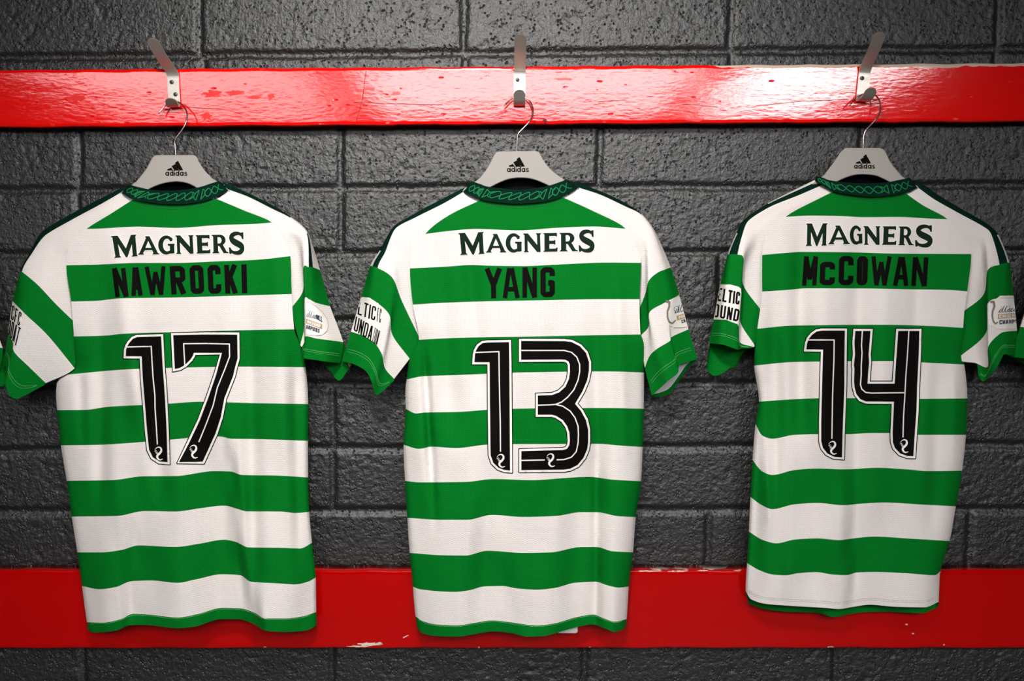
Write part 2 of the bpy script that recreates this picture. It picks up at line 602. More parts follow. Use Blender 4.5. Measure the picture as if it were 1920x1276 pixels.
def tessellate(layers_polys, grid):
    """union of polygons (each a simple loop, or (loop, [holes])) -> verts, tris"""
    loops = []; shapes = []
    for p in layers_polys:
        if isinstance(p, tuple):
            loops.append(np.asarray(p[0], float)); loops += [np.asarray(h, float) for h in p[1]]
            shapes.append((loops[-1 - len(p[1])], loops[len(loops) - len(p[1]):]))
        else:
            loops.append(np.asarray(p, float)); shapes.append((loops[-1], []))
    V = []; E = []
    for L in loops:
        b = len(V); n = len(L)
        pts = []
        for i in range(n):
            a, c = L[i], L[(i + 1) % n]
            k = max(1, int(np.linalg.norm(c - a) / grid))
            for q in range(k): pts.append(a + (c - a) * q / k)
        V += pts
        E += [(b + i, b + (i + 1) % len(pts)) for i in range(len(pts))]
    A = np.vstack(loops)
    lo = A.min(0); hi = A.max(0)
    gx = np.arange(lo[0] + grid * .5, hi[0], grid); gy = np.arange(lo[1] + grid * .5, hi[1], grid)
    G = np.stack(np.meshgrid(gx, gy), -1).reshape(-1, 2)

    def member(Pn):
        m = np.zeros(len(Pn), bool)
        for o_, hs in shapes:
            bb0 = o_.min(0); bb1 = o_.max(0)
            k = np.where((Pn[:, 0] >= bb0[0]) & (Pn[:, 0] <= bb1[0]) & (Pn[:, 1] >= bb0[1]) & (Pn[:, 1] <= bb1[1]))[0]
            if not len(k): continue
            i_ = inside(o_, Pn[k])
            for h in hs: i_ &= ~inside(h, Pn[k])
            m[k] |= i_
        return m
    if len(G):
        G = G[member(G)]
        V += list(G)
    v2, e2, f2, *_ = delaunay_2d_cdt([Vector((float(p[0]), float(p[1]))) for p in V], E, [], 0, 1e-4)
    P = np.array([(v.x, v.y) for v in v2])
    T = np.array([f for f in f2 if len(f) == 3])
    if not len(T): return P, T
    c = P[T].mean(1)
    return P, T[member(c)]


def print_layers(name, surf, layers, parent, grid=4.0, lift=0.0008, step=0.0003, label=None):
    """layers: [(material, polygons)] from bottom to top, in picture-plane tracing units; laid on surf"""
    V = []; Fc = []; mi = []; mats = []
    for k, (m, polys) in enumerate(layers):
        if m not in mats: mats.append(m)
        if not polys: continue
        P, T = tessellate(polys, grid)
        if not len(T): continue
        off = lift + step * k
        base = len(V)
        ok = np.ones(len(P), bool)
        used = np.unique(T)
        Q = np.zeros((len(P), 3))
        for i in used:
            h = surf.hit(P[i, 0], P[i, 1])
            if h is None: ok[i] = False; continue
            r = ray(P[i, 0], P[i, 1])
            Q[i] = h - r * off
        rm = -np.ones(len(P), int)
        for i in used:
            if ok[i]:
                rm[i] = len(V); V.append(Q[i])
        for t_ in T:
            if ok[t_].all():
                q = Q[t_]
                if max(abs(q[0, 1] - q[1, 1]), abs(q[1, 1] - q[2, 1])) > 0.02: continue
                f = [rm[t_[0]], rm[t_[1]], rm[t_[2]]]
                n = np.cross(q[1] - q[0], q[2] - q[0])
                if np.dot(n, CAM - q[0]) < 0: f = f[::-1]
                Fc.append(f); mi.append(mats.index(m))
    if not Fc: return None
    o = mesh(name, V, Fc, mats, parent, mi, True)
    if label: o['label'] = label
    return o


def blob(cx, cy, rx, ry, seed, n=46):
    r = np.random.default_rng(seed)
    a = np.linspace(0, 2 * math.pi, n + 1)[:-1]
    k = 0.35 + 0.8 * r.random(n)
    k = (k * 1.6 + np.roll(k, 1)) / 2.6
    return np.stack([cx + rx * k * np.cos(a), cy + ry * k * np.sin(a)], -1)


rs = Surf([rail_top])
du = [blob(142, 184, 22, 9, 1), blob(398, 176, 22, 8, 2), blob(440, 174, 22, 6, 3), blob(478, 182, 16, 4, 4), blob(508, 181, 8, 8, 5), blob(386, 218, 12, 9, 6),
      blob(690, 166, 14, 5, 7), blob(742, 175, 11, 5, 8), blob(1058, 148, 18, 3, 9), blob(99, 234, 5, 4, 10), blob(727, 230, 5, 3, 11), blob(1792, 223, 6, 3, 12),
      blob(860, 226, 28, 1.6, 13), blob(930, 227, 34, 1.8, 14), blob(1305, 224, 22, 4, 15), blob(1225, 223, 16, 2, 16), blob(1440, 221, 30, 1.6, 17), blob(765, 218, 8, 3, 18), blob(700, 217, 5, 2.5, 19), blob(1350, 190, 4, 3, 20)]
for p_ in du: print_layers('scuff', rs, [(M_DULL, [p_])], rail_top, 5.0, 0.0003, label='dull worn patch')
CK = [[(687, 126), (684, 150), (680, 185), (674, 205), (668, 228)], [(1280, 195), (1310, 197), (1345, 201)], [(1430, 197), (1500, 190), (1590, 186)],
      [(350, 200), (380, 203), (415, 204)], [(1120, 191), (1175, 187)], [(662, 192), (760, 195), (830, 196)]]
for p_ in CK: print_layers('crack', rs, [(M_CRACK, seg_polys(p_, 0.9))], rail_top, 5.0, 0.0004, label='dark red crack in the paint')
print_layers('nail_hole', rs, [(M_CRACK, [blob(1022, 227, 5.5, 5.5, 31)])], rail_top, 5.0, 0.0004, label='dark red hole at the lower edge')
bs_ = Surf([rail_low])
chips = [blob(692, 1207, 26, 3.5, 41), blob(672, 1211, 22, 2, 42), blob(712, 1205, 6, 3, 43), blob(1557, 1213, 7, 2.5, 44), blob(1106, 1213, 2.5, 2, 45), blob(898, 1213, 2, 2, 46), blob(497, 1213, 3, 1.6, 47),
         blob(1770, 1208, 2, 1.5, 48), blob(612, 1214, 3, 1.5, 49), blob(1215, 1070, 28, 1.6, 50), blob(1270, 1070, 22, 1.8, 51), blob(1318, 1069, 12, 1.5, 52), blob(1700, 1170, 3, 1.5, 53), blob(1712, 1187, 3, 1.5, 54)]
chips += seg_polys([(756, 1195), (766, 1190)], 2.2, False, 1.0)
for p_ in chips: print_layers('paint_chip', bs_, [(M_CHIP, [p_])], rail_low, 4.0, 0.0003, label='pale chip in the red paint')


# ------------------------------------------------------------------ letter shapes (strokes in a unit box, y up)
def arcp(cx, cy, rx, ry, a0, a1, n=7):
    return [(cx + rx * math.cos(math.radians(a)), cy + ry * math.sin(math.radians(a))) for a in np.linspace(a0, a1, n)]


R_ = 0.16
BLK = {
    'N': [[(0, 0), (0, 1)], [(0.02, 1), (0.98, 0)], [(1, 0), (1, 1)]],
    'A': [[(0, 0), (0.40, 1)], [(1, 0), (0.60, 1)], [(0.2, 0.26), (0.8, 0.26)], [(0.36, 1), (0.64, 1)]],
    'W': [[(0, 1), (0.24, 0)], [(0.24, 0), (0.5, 0.86)], [(0.5, 0.86), (0.76, 0)], [(0.76, 0), (1, 1)]],
    'M': [[(0, 0), (0, 1)], [(0.02, 1), (0.5, 0.16)], [(0.5, 0.16), (0.98, 1)], [(1, 1), (1, 0)]],
    'R': [[(0, 0), (0, 1)], [(0, 1), (0.8, 1), (1, 0.93), (1, 0.57), (0.8, 0.5), (0, 0.5)], [(0.5, 0.5), (1, 0)]],
    'P': [[(0, 0), (0, 1)], [(0, 1), (0.8, 1), (1, 0.93), (1, 0.52), (0.8, 0.45), (0, 0.45)]],
    'O': [[(0.2, 1), (0.8, 1), (1, 0.93), (1, 0.07), (0.8, 0), (0.2, 0), (0, 0.07), (0, 0.93), (0.2, 1), (0.8, 1)]],
    'C': [[(1, 0.72), (1, 0.93), (0.8, 1), (0.2, 1), (0, 0.93), (0, 0.07), (0.2, 0), (0.8, 0), (1, 0.07), (1, 0.28)]],
    'G': [[(1, 0.75), (1, 0.93), (0.8, 1), (0.2, 1), (0, 0.93), (0, 0.07), (0.2, 0), (0.8, 0), (1, 0.07), (1, 0.47), (0.55, 0.47)]],
    'K': [[(0, 0), (0, 1)], [(0.98, 1), (0.12, 0.42)], [(0.35, 0.6), (1, 0)]],
    'I': [[(0.5, 0), (0.5, 1)]],
    'Y': [[(0, 1), (0.5, 0.42)], [(1, 1), (0.5, 0.42)], [(0.5, 0), (0.5, 0.46)]],
    'T': [[(0, 1), (1, 1)], [(0.5, 0), (0.5, 1)]],
    'L': [[(0, 1), (0, 0), (1, 0)]],
    'E': [[(1, 1), (0, 1), (0, 0), (1, 0)], [(0, 0.5), (0.85, 0.5)]],
    'F': [[(1, 1), (0, 1)], [(0, 1), (0, 0)], [(0, 0.5), (0.85, 0.5)]],
    'U': [[(0, 1), (0, 0.07), (0.2, 0), (0.8, 0), (1, 0.07), (1, 1)]],
    'D': [[(0, 0), (0, 1), (0.75, 1), (1, 0.9), (1, 0.1), (0.75, 0), (0, 0)]],
    'H': [[(0, 0), (0, 1)], [(1, 0), (1, 1)], [(0, 0.5), (1, 0.5)]],
    'S': [[(1, 0.75), (1, 0.93), (0.8, 1), (0.2, 1), (0, 0.93), (0, 0.6), (0.2, 0.52), (0.8, 0.48), (1, 0.4), (1, 0.07), (0.8, 0), (0.2, 0), (0, 0.07), (0, 0.25)]],
    ' ': [],
}


def quad(q, s, t):
    """unit square (s right, t up) -> traced quad TL,TR,BR,BL"""
    TL, TR, BR, BL = [np.array(c, float) for c in q]
    return (TL * (1 - s) + TR * s) * t + (BL * (1 - s) + BR * s) * (1 - t)


def block_letter(ch, q, w):
    q = np.asarray(q, float)
    W = (np.linalg.norm(q[1] - q[0]) + np.linalg.norm(q[2] - q[3])) / 2
    H = (np.linalg.norm(q[0] - q[3]) + np.linalg.norm(q[1] - q[2])) / 2
    ix = w / 2 / W; iy = w / 2 / H
    out = []
    for pl in BLK[ch]:
        P = []
        for k, (x, y) in enumerate(pl):
            xx = ix + x * (1 - 2 * ix)
            end = k in (0, len(pl) - 1)
            nb = pl[1] if k == 0 else pl[-2]
            edge = y in (0, 1) and end and nb[1] != y
            horiz_end = end and nb[1] == y and len(pl) > 1
            if edge: yy = y
            else: yy = iy + y * (1 - 2 * iy)
            if horiz_end: xx = x if x in (0, 1) else xx
            P.append(quad(q, xx, yy))
        out += seg_polys(P, w)
    return out


def word(chars, q, w, gap=0.25, widths=None):
    """letters of one line spread over a quad"""
    n = len(chars)
    ws = [widths.get(c, 1.0) if widths else 1.0 for c in chars]
    tot = sum(ws) + gap * (n - 1)
    s = 0; out = []
    for c, wd_ in zip(chars, ws):
        a = s / tot; b = (s + wd_) / tot
        out += block_letter(c, [quad(q, a, 1), quad(q, b, 1), quad(q, b, 0), quad(q, a, 0)], w)
        s += wd_ + gap
    return out


# flared serif capitals, polygons in a unit box (y up)
def _bez_ring(pts): return pts


SER = {
    'M': [[(0, 1), (0.24, 1), (0.215, .965), (0.60, 0.32), (0.555, 0.02), (0.57, 0.0), (0.20, .80), (0.21, 0.03), (0.25, 0.0), (0.0, 0.0), (0.07, 0.04), (0.06, .95)]],
    'A': [[(0.36, 1), (0.55, 1), (0.93, 0.06), (1.0, 0.0), (0.70, 0.0), (0.745, 0.06), (0.69, 0.25), (0.31, 0.25), (0.205, 0.06), (0.26, 0.0), (0.0, 0.0), (0.07, 0.06), (0.40, 0.93), (0.345, .98)]],
    'N': [[(0, 1), (0.25, 1), (0.80, 0.32), (0.80, 0.94), (0.74, 1), (1, 1), (0.94, 0.94), (0.94, 0), (0.77, 0), (0.21, 0.68), (0.21, 0.06), (0.27, 0), (0.02, 0), (0.08, 0.06), (0.08, 0.92)]],
    'E': [[(0, 1), (0.97, 1), (0.97, 0.82), (0.88, 0.87), (0.40, 0.87), (0.40, 0.57), (0.75, 0.57), (0.84, 0.62), (0.84, 0.38), (0.75, 0.43), (0.40, 0.43), (0.40, 0.13), (0.88, 0.13), (1, 0.20), (0.98, 0), (0, 0), (0.08, 0.06), (0.08, 0.94)]],
}
SER_M = [(0, 1), (0.25, 1), (0.55, 0.36), (0.80, 1), (1, 1), (0.955, .95), (0.985, .05), (1.02, 0), (0.79, 0), (0.835, .05), (0.82, .66), (0.575, -.01), (0.53, -.01), (0.215, .72), (0.25, .05), (0.30, 0), (0.03, 0), (0.085, .05), (0.055, .95)]
SER['M'] = [SER_M]
SER_HOLES = {'A': [[(0.345, 0.36), (0.645, 0.36), (0.49, 0.76)]]}


def serif_letter(ch, q):
    H = lambda pts: np.array([quad(q, x, y) for x, y in pts])
    if ch in SER:
        hs = [H(h) for h in SER_HOLES.get(ch, [])]
        return [(H(SER[ch][0]), hs)] if hs else [H(SER[ch][0])]
    if ch == 'G':
        outer = arcp(0.5, 0.5, 0.5, 0.52, 52, 300, 22) + [(0.80, 0.03), (1.0, 0.05), (1.0, 0.47), (1.03, 0.55), (0.62, 0.55), (0.62, 0.49), (0.75, 0.46), (0.75, 0.17)]
        inner = arcp(0.55, 0.5, 0.29, 0.38, 295, 60, 18) + [(0.78, 0.72), (0.88, 0.74), (0.90, 0.86)]
        return [H(outer + inner)]
    if ch == 'R':
        o_ = [(0, 1), (0.45, 1)] + arcp(0.50, 0.715, 0.36, 0.285, 80, -62, 12) + [(0.90, 0.06), (1.04, 0), (0.74, 0), (0.48, 0.40), (0.36, 0.42), (0.36, 0.06), (0.44, 0), (0.02, 0), (0.10, 0.06), (0.10, 0.94)]
        h_ = [(0.36, 0.88), (0.47, 0.88)] + arcp(0.47, 0.705, 0.15, 0.175, 80, -80, 9) + [(0.36, 0.53)]
        return [(H(o_), [H(h_)])]
    if ch == 'S':
        c = [(0.90, 0.72), (0.86, 0.86), (0.66, 0.95), (0.38, 0.93), (0.20, 0.83), (0.18, 0.70), (0.32, 0.58), (0.60, 0.47), (0.82, 0.36), (0.85, 0.22), (0.72, 0.09), (0.46, 0.05), (0.20, 0.10), (0.06, 0.24)]
        w_ = [0.03, 0.09, 0.12, 0.17, 0.22, 0.25, 0.27, 0.28, 0.27, 0.24, 0.20, 0.14, 0.10, 0.03]
        C = crom(c, 4); Wd = crom([(a, 0) for a in w_], 4)[:, 0]
        L = []; Rr = []
        for i in range(len(C)):
            d = C[min(i + 1, len(C) - 1)] - C[max(i - 1, 0)]
            d = d / (np.linalg.norm(d) + 1e-9)
            n_ = np.array([-d[1], d[0]])
            L.append(C[i] + n_ * Wd[i] / 2); Rr.append(C[i] - n_ * Wd[i] / 2)
        top = [(0.84, 0.98), (0.95, 0.99), (0.95, 0.70), (0.88, 0.72)]
        bot = [(0.00, 0.30), (0.08, 0.28), (0.16, 0.10), (0.10, 0.02), (0.02, 0.02)]
        return [H(L + Rr[::-1]), H(top), H(bot)]
    return []


def offset_shapes(shapes, off):
    """shapes plus a rim of width off"""
    out = []
    for s in shapes:
        loops = [s[0]] + list(s[1]) if isinstance(s, tuple) else [s]
        out.append(s if off < 1 else loops[0])
        L = np.asarray(loops[0])
        out += seg_polys(np.vstack([L, L[:2]]), off * 2)
    return out


# ------------------------------------------------------------------ tracings of the prints (zoom origin + scale -> picture units)
def Zm(ox, oy, s):
    return lambda pts: [(ox + x / s, oy + y / s) for x, y in pts]


z1, z2, z3 = Zm(200, 610, 4.555), Zm(860, 610, 4.4), Zm(1490, 600, 4.727)
DIGITS = [
    dict(fill=[z1([(178, 172), (195, 145), (225, 112), (262, 98), (465, 92), (478, 350), (490, 500), (500, 650), (513, 920), (520, 1166), (450, 1160), (395, 1125), (362, 1060), (345, 900), (325, 650), (308, 450), (300, 263), (163, 262), (166, 205)]),
               z1([(568, 82), (840, 76), (1115, 77), (1118, 280), (1098, 350), (1080, 430), (1005, 620), (975, 780), (930, 920), (820, 1162), (617, 1166), (700, 1010), (795, 810), (870, 610), (935, 420), (985, 233), (745, 232), (735, 260), (715, 290), (670, 335), (625, 362), (582, 371)])],
         line=[z1([(165, 183), (380, 177), (395, 430), (412, 600), (413, 700), (425, 880), (433, 1015)]),
               z1([(668, 348), (657, 155), (850, 153), (1048, 158), (1050, 265), (1010, 370), (945, 530), (910, 680), (850, 840), (787, 995)])],
         crest=[(200 + 443 / 4.555, 610 + 1092 / 4.555), (200 + 742 / 4.555, 610 + 1076 / 4.555)]),
    dict(fill=[z2([(143, 205), (165, 168), (198, 145), (235, 140), (415, 136), (418, 300), (420, 600), (422, 900), (424, 1195), (375, 1190), (328, 1172), (285, 1130), (264, 1070), (262, 1000), (258, 650), (255, 302), (130, 302), (134, 240)]),
               z2([(515, 127), (870, 128), (930, 135), (1000, 170), (1050, 225), (1075, 300), (1075, 370), (1060, 450), (1020, 545), (960, 645), (1010, 705), (1050, 780), (1068, 860), (1068, 960), (1060, 1020), (1030, 1090), (980, 1150), (920, 1180), (870, 1188), (517, 1192), (517, 1035), (860, 1026), (895, 1015), (913, 985), (917, 950), (913, 880), (895, 830), (860, 780), (805, 745), (770, 735), (653, 735), (653, 577), (770, 573), (830, 550), (880, 505), (910, 440), (918, 380), (917, 320), (905, 295), (880, 282), (850, 280), (515, 282)])],
         line=[z2([(138, 222), (332, 215), (335, 450), (343, 800), (345, 1040)]),
               z2([(512, 205), (870, 205), (930, 220), (975, 260), (998, 320), (998, 380), (985, 450), (950, 530), (900, 590), (850, 630), (800, 650), (760, 653), (650, 657)]),
               z2([(800, 650), (860, 665), (920, 705), (960, 760), (985, 830), (988, 900), (985, 970), (970, 1040), (930, 1085), (870, 1105), (808, 1107)]),
               z2([(514, 1112), (710, 1108)])],
         crest=[(860 + 347 / 4.4, 610 + 1115 / 4.4), (860 + 758 / 4.4, 610 + 1110 / 4.4)]),
    dict(fill=[z3([(125, 165), (155, 128), (195, 100), (240, 92), (445, 92), (442, 300), (440, 600), (432, 800), (425, 1000), (420, 1215), (350, 1210), (290, 1180), (250, 1130), (235, 1070), (235, 900), (240, 700), (245, 500), (252, 260), (103, 258), (110, 205)]),
               z3([(538, 95), (672, 95), (660, 250), (655, 300), (660, 375), (650, 480), (646, 562), (886, 562), (900, 350), (918, 95), (1105, 95), (1100, 300), (1085, 600), (1080, 800), (1065, 1000), (1052, 1205), (1000, 1203), (935, 1180), (888, 1130), (870, 1080), (868, 1000), (875, 850), (880, 722), (635, 720), (583, 700), (547, 655), (532, 600), (526, 540), (530, 430), (525, 400), (535, 300), (530, 200)])],
         line=[z3([(113, 175), (350, 175), (348, 350), (342, 500), (335, 700), (332, 900), (330, 1050)]),
               z3([(600, 95), (592, 220), (597, 290), (590, 400), (590, 480), (583, 570), (595, 610), (630, 640), (680, 645), (970, 642)]),
               z3([(1012, 95), (1000, 300), (985, 500), (975, 700), (965, 850), (960, 1038)])],
         crest=[(1490 + 335 / 4.727, 600 + 1130 / 4.727), (1490 + 970 / 4.727, 600 + 1115 / 4.727)]),
]
ZT = [Zm(180, 420, 6.4), Zm(840, 420, 6.4), Zm(1480, 400, 6.4)]
SPON = [
    [('M', [(182, 147), (480, 130), (492, 382), (215, 402)]), ('A', [(515, 150), (740, 148), (757, 358), (507, 362)]), ('G', [(750, 145), (932, 143), (938, 355), (752, 358)]), ('N', [(955, 140), (1166, 137), (1180, 350), (962, 354)]), ('E', [(1200, 137), (1362, 134), (1370, 345), (1210, 348)]), ('R', [(1390, 133), (1575, 128), (1582, 343), (1396, 346)]), ('S', [(1590, 100), (1772, 98), (1782, 358), (1602, 358)])],
    [('M', [(127, 112), (425, 97), (430, 352), (143, 366)]), ('A', [(462, 122), (690, 120), (697, 335), (458, 338)]), ('G', [(695, 118), (875, 116), (880, 332), (697, 335)]), ('N', [(905, 116), (1112, 112), (1120, 330), (908, 333)]), ('E', [(1148, 112), (1308, 108), (1312, 325), (1148, 328)]), ('R', [(1340, 108), (1538, 104), (1548, 320), (1340, 323)]), ('S', [(1568, 75), (1750, 74), (1760, 332), (1573, 332)])],
    [('M', [(207, 125), (455, 122), (440, 380), (193, 385)]), ('A', [(475, 148), (710, 150), (725, 362), (470, 365)]), ('G', [(730, 152), (866, 152), (874, 365), (730, 365)]), ('N', [(893, 155), (1088, 157), (1090, 372), (895, 372)]), ('E', [(1125, 158), (1282, 158), (1280, 372), (1115, 372)]), ('R', [(1318, 160), (1480, 160), (1484, 376), (1308, 376)]), ('S', [(1515, 142), (1716, 142), (1720, 398), (1512, 398)])],
]
NAMES = [
    [('N', [(190, 528), (353, 526), (392, 868), (232, 874)]), ('A', [(405, 520), (540, 518), (562, 855), (425, 860)]), ('W', [(582, 510), (834, 503), (855, 845), (605, 850)]), ('R', [(882, 503), (1062, 500), (1086, 835), (905, 843)]), ('O', [(1118, 494), (1285, 490), (1300, 832), (1138, 837)]), ('C', [(1335, 490), (1490, 488), (1508, 830), (1350, 835)]), ('K', [(1535, 490), (1698, 484), (1703, 828), (1553, 832)]), ('I', [(1742, 482), (1808, 480), (1812, 825), (1754, 828)])],
    [('Y', [(437, 530), (650, 530), (655, 888), (442, 888)]), ('A', [(650, 528), (850, 526), (862, 884), (655, 887)]), ('N', [(893, 520), (1068, 520), (1068, 878), (893, 882)]), ('G', [(1108, 515), (1283, 515), (1283, 872), (1110, 876)])],
    [('M', [(178, 515), (345, 515), (325, 862), (152, 865)]), ('C', [(370, 580), (550, 578), (545, 858), (362, 860)]), ('C', [(598, 510), (772, 508), (768, 858), (590, 860)]), ('O', [(815, 513), (948, 512), (935, 858), (805, 860)]), ('W', [(985, 515), (1230, 515), (1210, 862), (975, 860)]), ('A', [(1270, 520), (1428, 522), (1432, 868), (1240, 865)]), ('N', [(1485, 525), (1670, 527), (1648, 872), (1463, 868)])],
]
CREST = [(-33, -30), (-18, -48), (4, -54), (20, -44), (23, -22), (10, -2), (-6, 12), (-12, 30), (-2, 47), (14, 54), (34, 48)]


def crest(c, s=1 / 4.55):
    P = crom(np.array(CREST) * s + np.array(c), 3)
    wd_ = [0.6, 1.5, 2.6, 3.6, 4.2, 4.6, 4.6, 4.0, 3.2, 2.4, 1.0]
    out = []
    n = len(P)
    for i in range(n - 1):
        w_ = float(np.interp(i / (n - 1), np.linspace(0, 1, 11), wd_)) * 0.9
        out += seg_polys(P[i:i + 2], w_, True)
    c = np.array(c)
    for dx, dy in ((-34, -18), (-26, -8), (-22, 2)):
        out += seg_polys([c + np.array((dx, dy)) * s, c + np.array((dx + 16, dy - 8)) * s], 1.1)
    return out


# ------------------------------------------------------------------ jersey tracings
Z_B = 'GWGWGWGWGWGWG'
J_ROWS = [
    [   # jersey 17
        [(249, 374), (285, 380), (325, 383), (365, 380), (407, 373)],
        [(162, 429), (180, 428.6), (258, 424.7), (328, 427), (414, 421.5), (469, 420), (510, 417)],
        [(124.4, 497.2), (180, 495.8), (258, 492.7), (328, 492.7), (414, 489.5), (477, 487), (544.5, 480)],
        [(133.4, 565), (180, 563.7), (227, 559), (328, 557.5), (414, 555), (477, 553), (547, 551)],
        [(139, 630.5), (200, 628.7), (228.5, 625.5), (340, 622), (448, 619), (551.7, 617)],
        [(141, 702), (200, 695.6), (244, 692), (354, 688.5), (452.5, 687), (573, 688)],
        [(107, 768.5), (160, 768), (200, 762.6), (314, 756.6), (375.6, 752.7), (424, 753.8), (470, 755.3), (576, 757)],
        [(114, 834.5), (185, 833.5), (235, 830.6), (318, 824), (397.6, 817.5), (415, 818), (433, 822), (470, 822.5), (577.5, 826)],
        [(125, 901), (210, 899.6), (269, 892.5), (327.6, 892), (403, 882.8), (432.6, 883.6), (453.6, 890), (516, 891), (578, 894.6)],
        [(134.4, 968), (218, 966.8), (273, 957.5), (327.6, 958.4), (378, 952), (420, 947.5), (445, 953.4), (462, 958), (525, 958.4), (554, 961.3), (580, 959.2)],
        [(145, 1035), (189, 1035), (227, 1030.6), (260, 1022), (327.6, 1024.8), (378, 1018), (420, 1011.3), (441, 1015), (466, 1025.6), (525, 1026.4), (563, 1027.7), (585, 1017)],
        [(154, 1098), (187, 1104), (217, 1100), (247, 1089), (283, 1087.7), (333, 1092), (367, 1085.7), (417, 1076), (450, 1077.7), (470, 1090), (520, 1093), (553, 1095), (580, 1089), (592, 1081.7)],
        [(163, 1166), (193, 1166.7), (227, 1160), (250, 1150), (283, 1152), (333, 1157), (373, 1150), (417, 1139), (450, 1140), (477, 1148), (497, 1159), (533, 1159), (567, 1155), (593, 1146.7)],
        [(166, 1182), (177, 1185), (217, 1181.7), (243, 1171.7), (267, 1170.7), (333, 1177), (360, 1175), (417, 1160), (447, 1160), (473, 1168), (500, 1182), (533, 1184), (573, 1181.7), (594, 1171.7)],
    ],
    [   # jersey 13
        [(903, 373.5), (935, 379), (970, 381), (1015, 378), (1056, 370)],
        [(797.5, 438.4), (845, 432.5), (891.6, 429), (972.8, 431.7), (1043, 427), (1113, 424.4), (1173, 428.6)],
        [(768.6, 503), (840, 499.4), (882, 496.6), (926, 498), (980.6, 498.6), (1043, 495.8), (1140, 492), (1202, 492.6)],
        [(774, 570.8), (840, 567), (918, 564.5), (996, 563), (1140, 560.6), (1199, 560.7)],
        [(785.5, 636.6), (860, 633), (969, 631), (1140, 627.7), (1201, 626.5)],
        [(767, 711), (797, 705), (860, 702.7), (912, 700.5), (973, 698), (1140, 696), (1207.5, 698)],
        [(760.8, 766), (780, 774.7), (797, 773), (860, 771.8), (912, 768), (962, 766), (1087, 764.5), (1140, 764.5), (1207, 766)],
        [(756.6, 833.3), (786, 841), (809, 837), (855, 839.6), (914, 833.3), (1000, 832), (1095, 832), (1124, 831.6), (1158, 834.5), (1205, 837.5)],
        [(759.5, 901), (788, 903.9), (872, 903), (926.7, 897.6), (998, 899.7), (1061, 895.5), (1103, 893.4), (1149.4, 898.8), (1202, 901.8)],
        [(763.7, 970.3), (830, 974), (876, 974), (922.5, 964.8), (981, 968.6), (1040, 967), (1090.6, 959.7), (1120, 960), (1158, 967), (1192, 969)],
        [(768, 1036), (830, 1040.4), (872, 1041), (914, 1032), (981, 1036), (1032, 1035), (1090.6, 1025), (1118, 1025), (1149.4, 1033), (1187, 1035)],
        [(774, 1099), (787, 1104), (853, 1109), (880, 1106), (907, 1099), (940, 1098), (973, 1103), (1007, 1105), (1040, 1101.7), (1080, 1091.7), (1116, 1090), (1140, 1097), (1160, 1101), (1179, 1099)],
        [(779, 1155), (793, 1164), (823, 1170.7), (857, 1172), (890, 1167), (923, 1162.7), (957, 1166), (1007, 1172), (1040, 1168), (1080, 1156.7), (1112, 1151.7), (1133, 1159), (1153, 1165), (1175, 1160)],
        [(783, 1178), (793, 1186.7), (823, 1192), (857, 1193), (890, 1188), (923, 1183), (957, 1185.7), (990, 1193), (1017, 1192), (1057, 1181.7), (1090, 1173), (1110, 1170), (1133, 1177), (1153, 1184), (1173, 1177)],
    ],
    [   # jersey 14
        [(1564, 358), (1590, 363), (1628, 366.5), (1665, 366), (1698, 362)],
        [(1473, 406.4), (1519, 404), (1574, 404.7), (1620.6, 407), (1683, 406.6), (1753, 410), (1776, 410.6)],
        [(1429, 477.8), (1480, 473.4), (1503, 472), (1605, 473), (1683, 475.3), (1780, 475.8), (1821, 476)],
        [(1429, 546.3), (1480, 543), (1511, 540.3), (1620.6, 540.6), (1698.7, 542), (1780, 543.4), (1813.6, 546)],
        [(1419, 616), (1490, 610), (1659, 608.5), (1750, 611), (1806.4, 614.4)],
        [(1414, 685), (1490, 678.3), (1589.4, 677), (1674, 676.6), (1750, 680.4), (1800, 683)],
        [(1422.8, 752.6), (1490, 748), (1532, 746.3), (1591, 746), (1725, 747.3), (1813.8, 746.5)],
        [(1416.5, 794.6), (1429, 816), (1448, 822), (1490, 814.8), (1532, 813.5), (1586.6, 813.5), (1637, 811.4), (1674.8, 811.4), (1725, 814.8), (1811, 814.8)],
        [(1411, 861.8), (1429, 883), (1448, 890), (1490, 880.7), (1532, 877.8), (1582, 879.4), (1645, 876.5), (1700, 879.4), (1742, 882.8), (1804, 882)],
        [(1406.8, 931), (1427, 945.8), (1448, 954), (1490, 945), (1532, 942.4), (1582, 946.6), (1616, 943.7), (1658, 941.6), (1721, 945), (1792.4, 948.7)],
        [(1404, 996), (1431, 1012), (1456, 1018), (1490, 1011), (1532, 1008.8), (1574, 1012), (1599, 1008.8), (1641, 1005.4), (1700, 1008.8), (1780.6, 1013.8)],
        [(1400.7, 1055), (1423, 1068), (1450, 1076.7), (1473, 1078), (1497, 1074), (1530, 1072), (1563, 1076.7), (1587, 1077.7), (1607, 1072.7), (1640, 1071.7), (1697, 1074), (1753, 1077.7), (1763, 1070)],
        [(1398, 1107), (1407, 1122), (1440, 1132), (1480, 1135), (1547, 1139), (1573, 1141), (1600, 1137), (1630, 1133), (1680, 1137), (1733, 1138), (1760, 1128)],
        [(1408, 1132), (1440, 1142), (1480, 1146), (1533, 1148), (1563, 1156), (1593, 1151), (1620, 1147), (1663, 1146), (1727, 1149), (1758, 1137)],
    ],
]
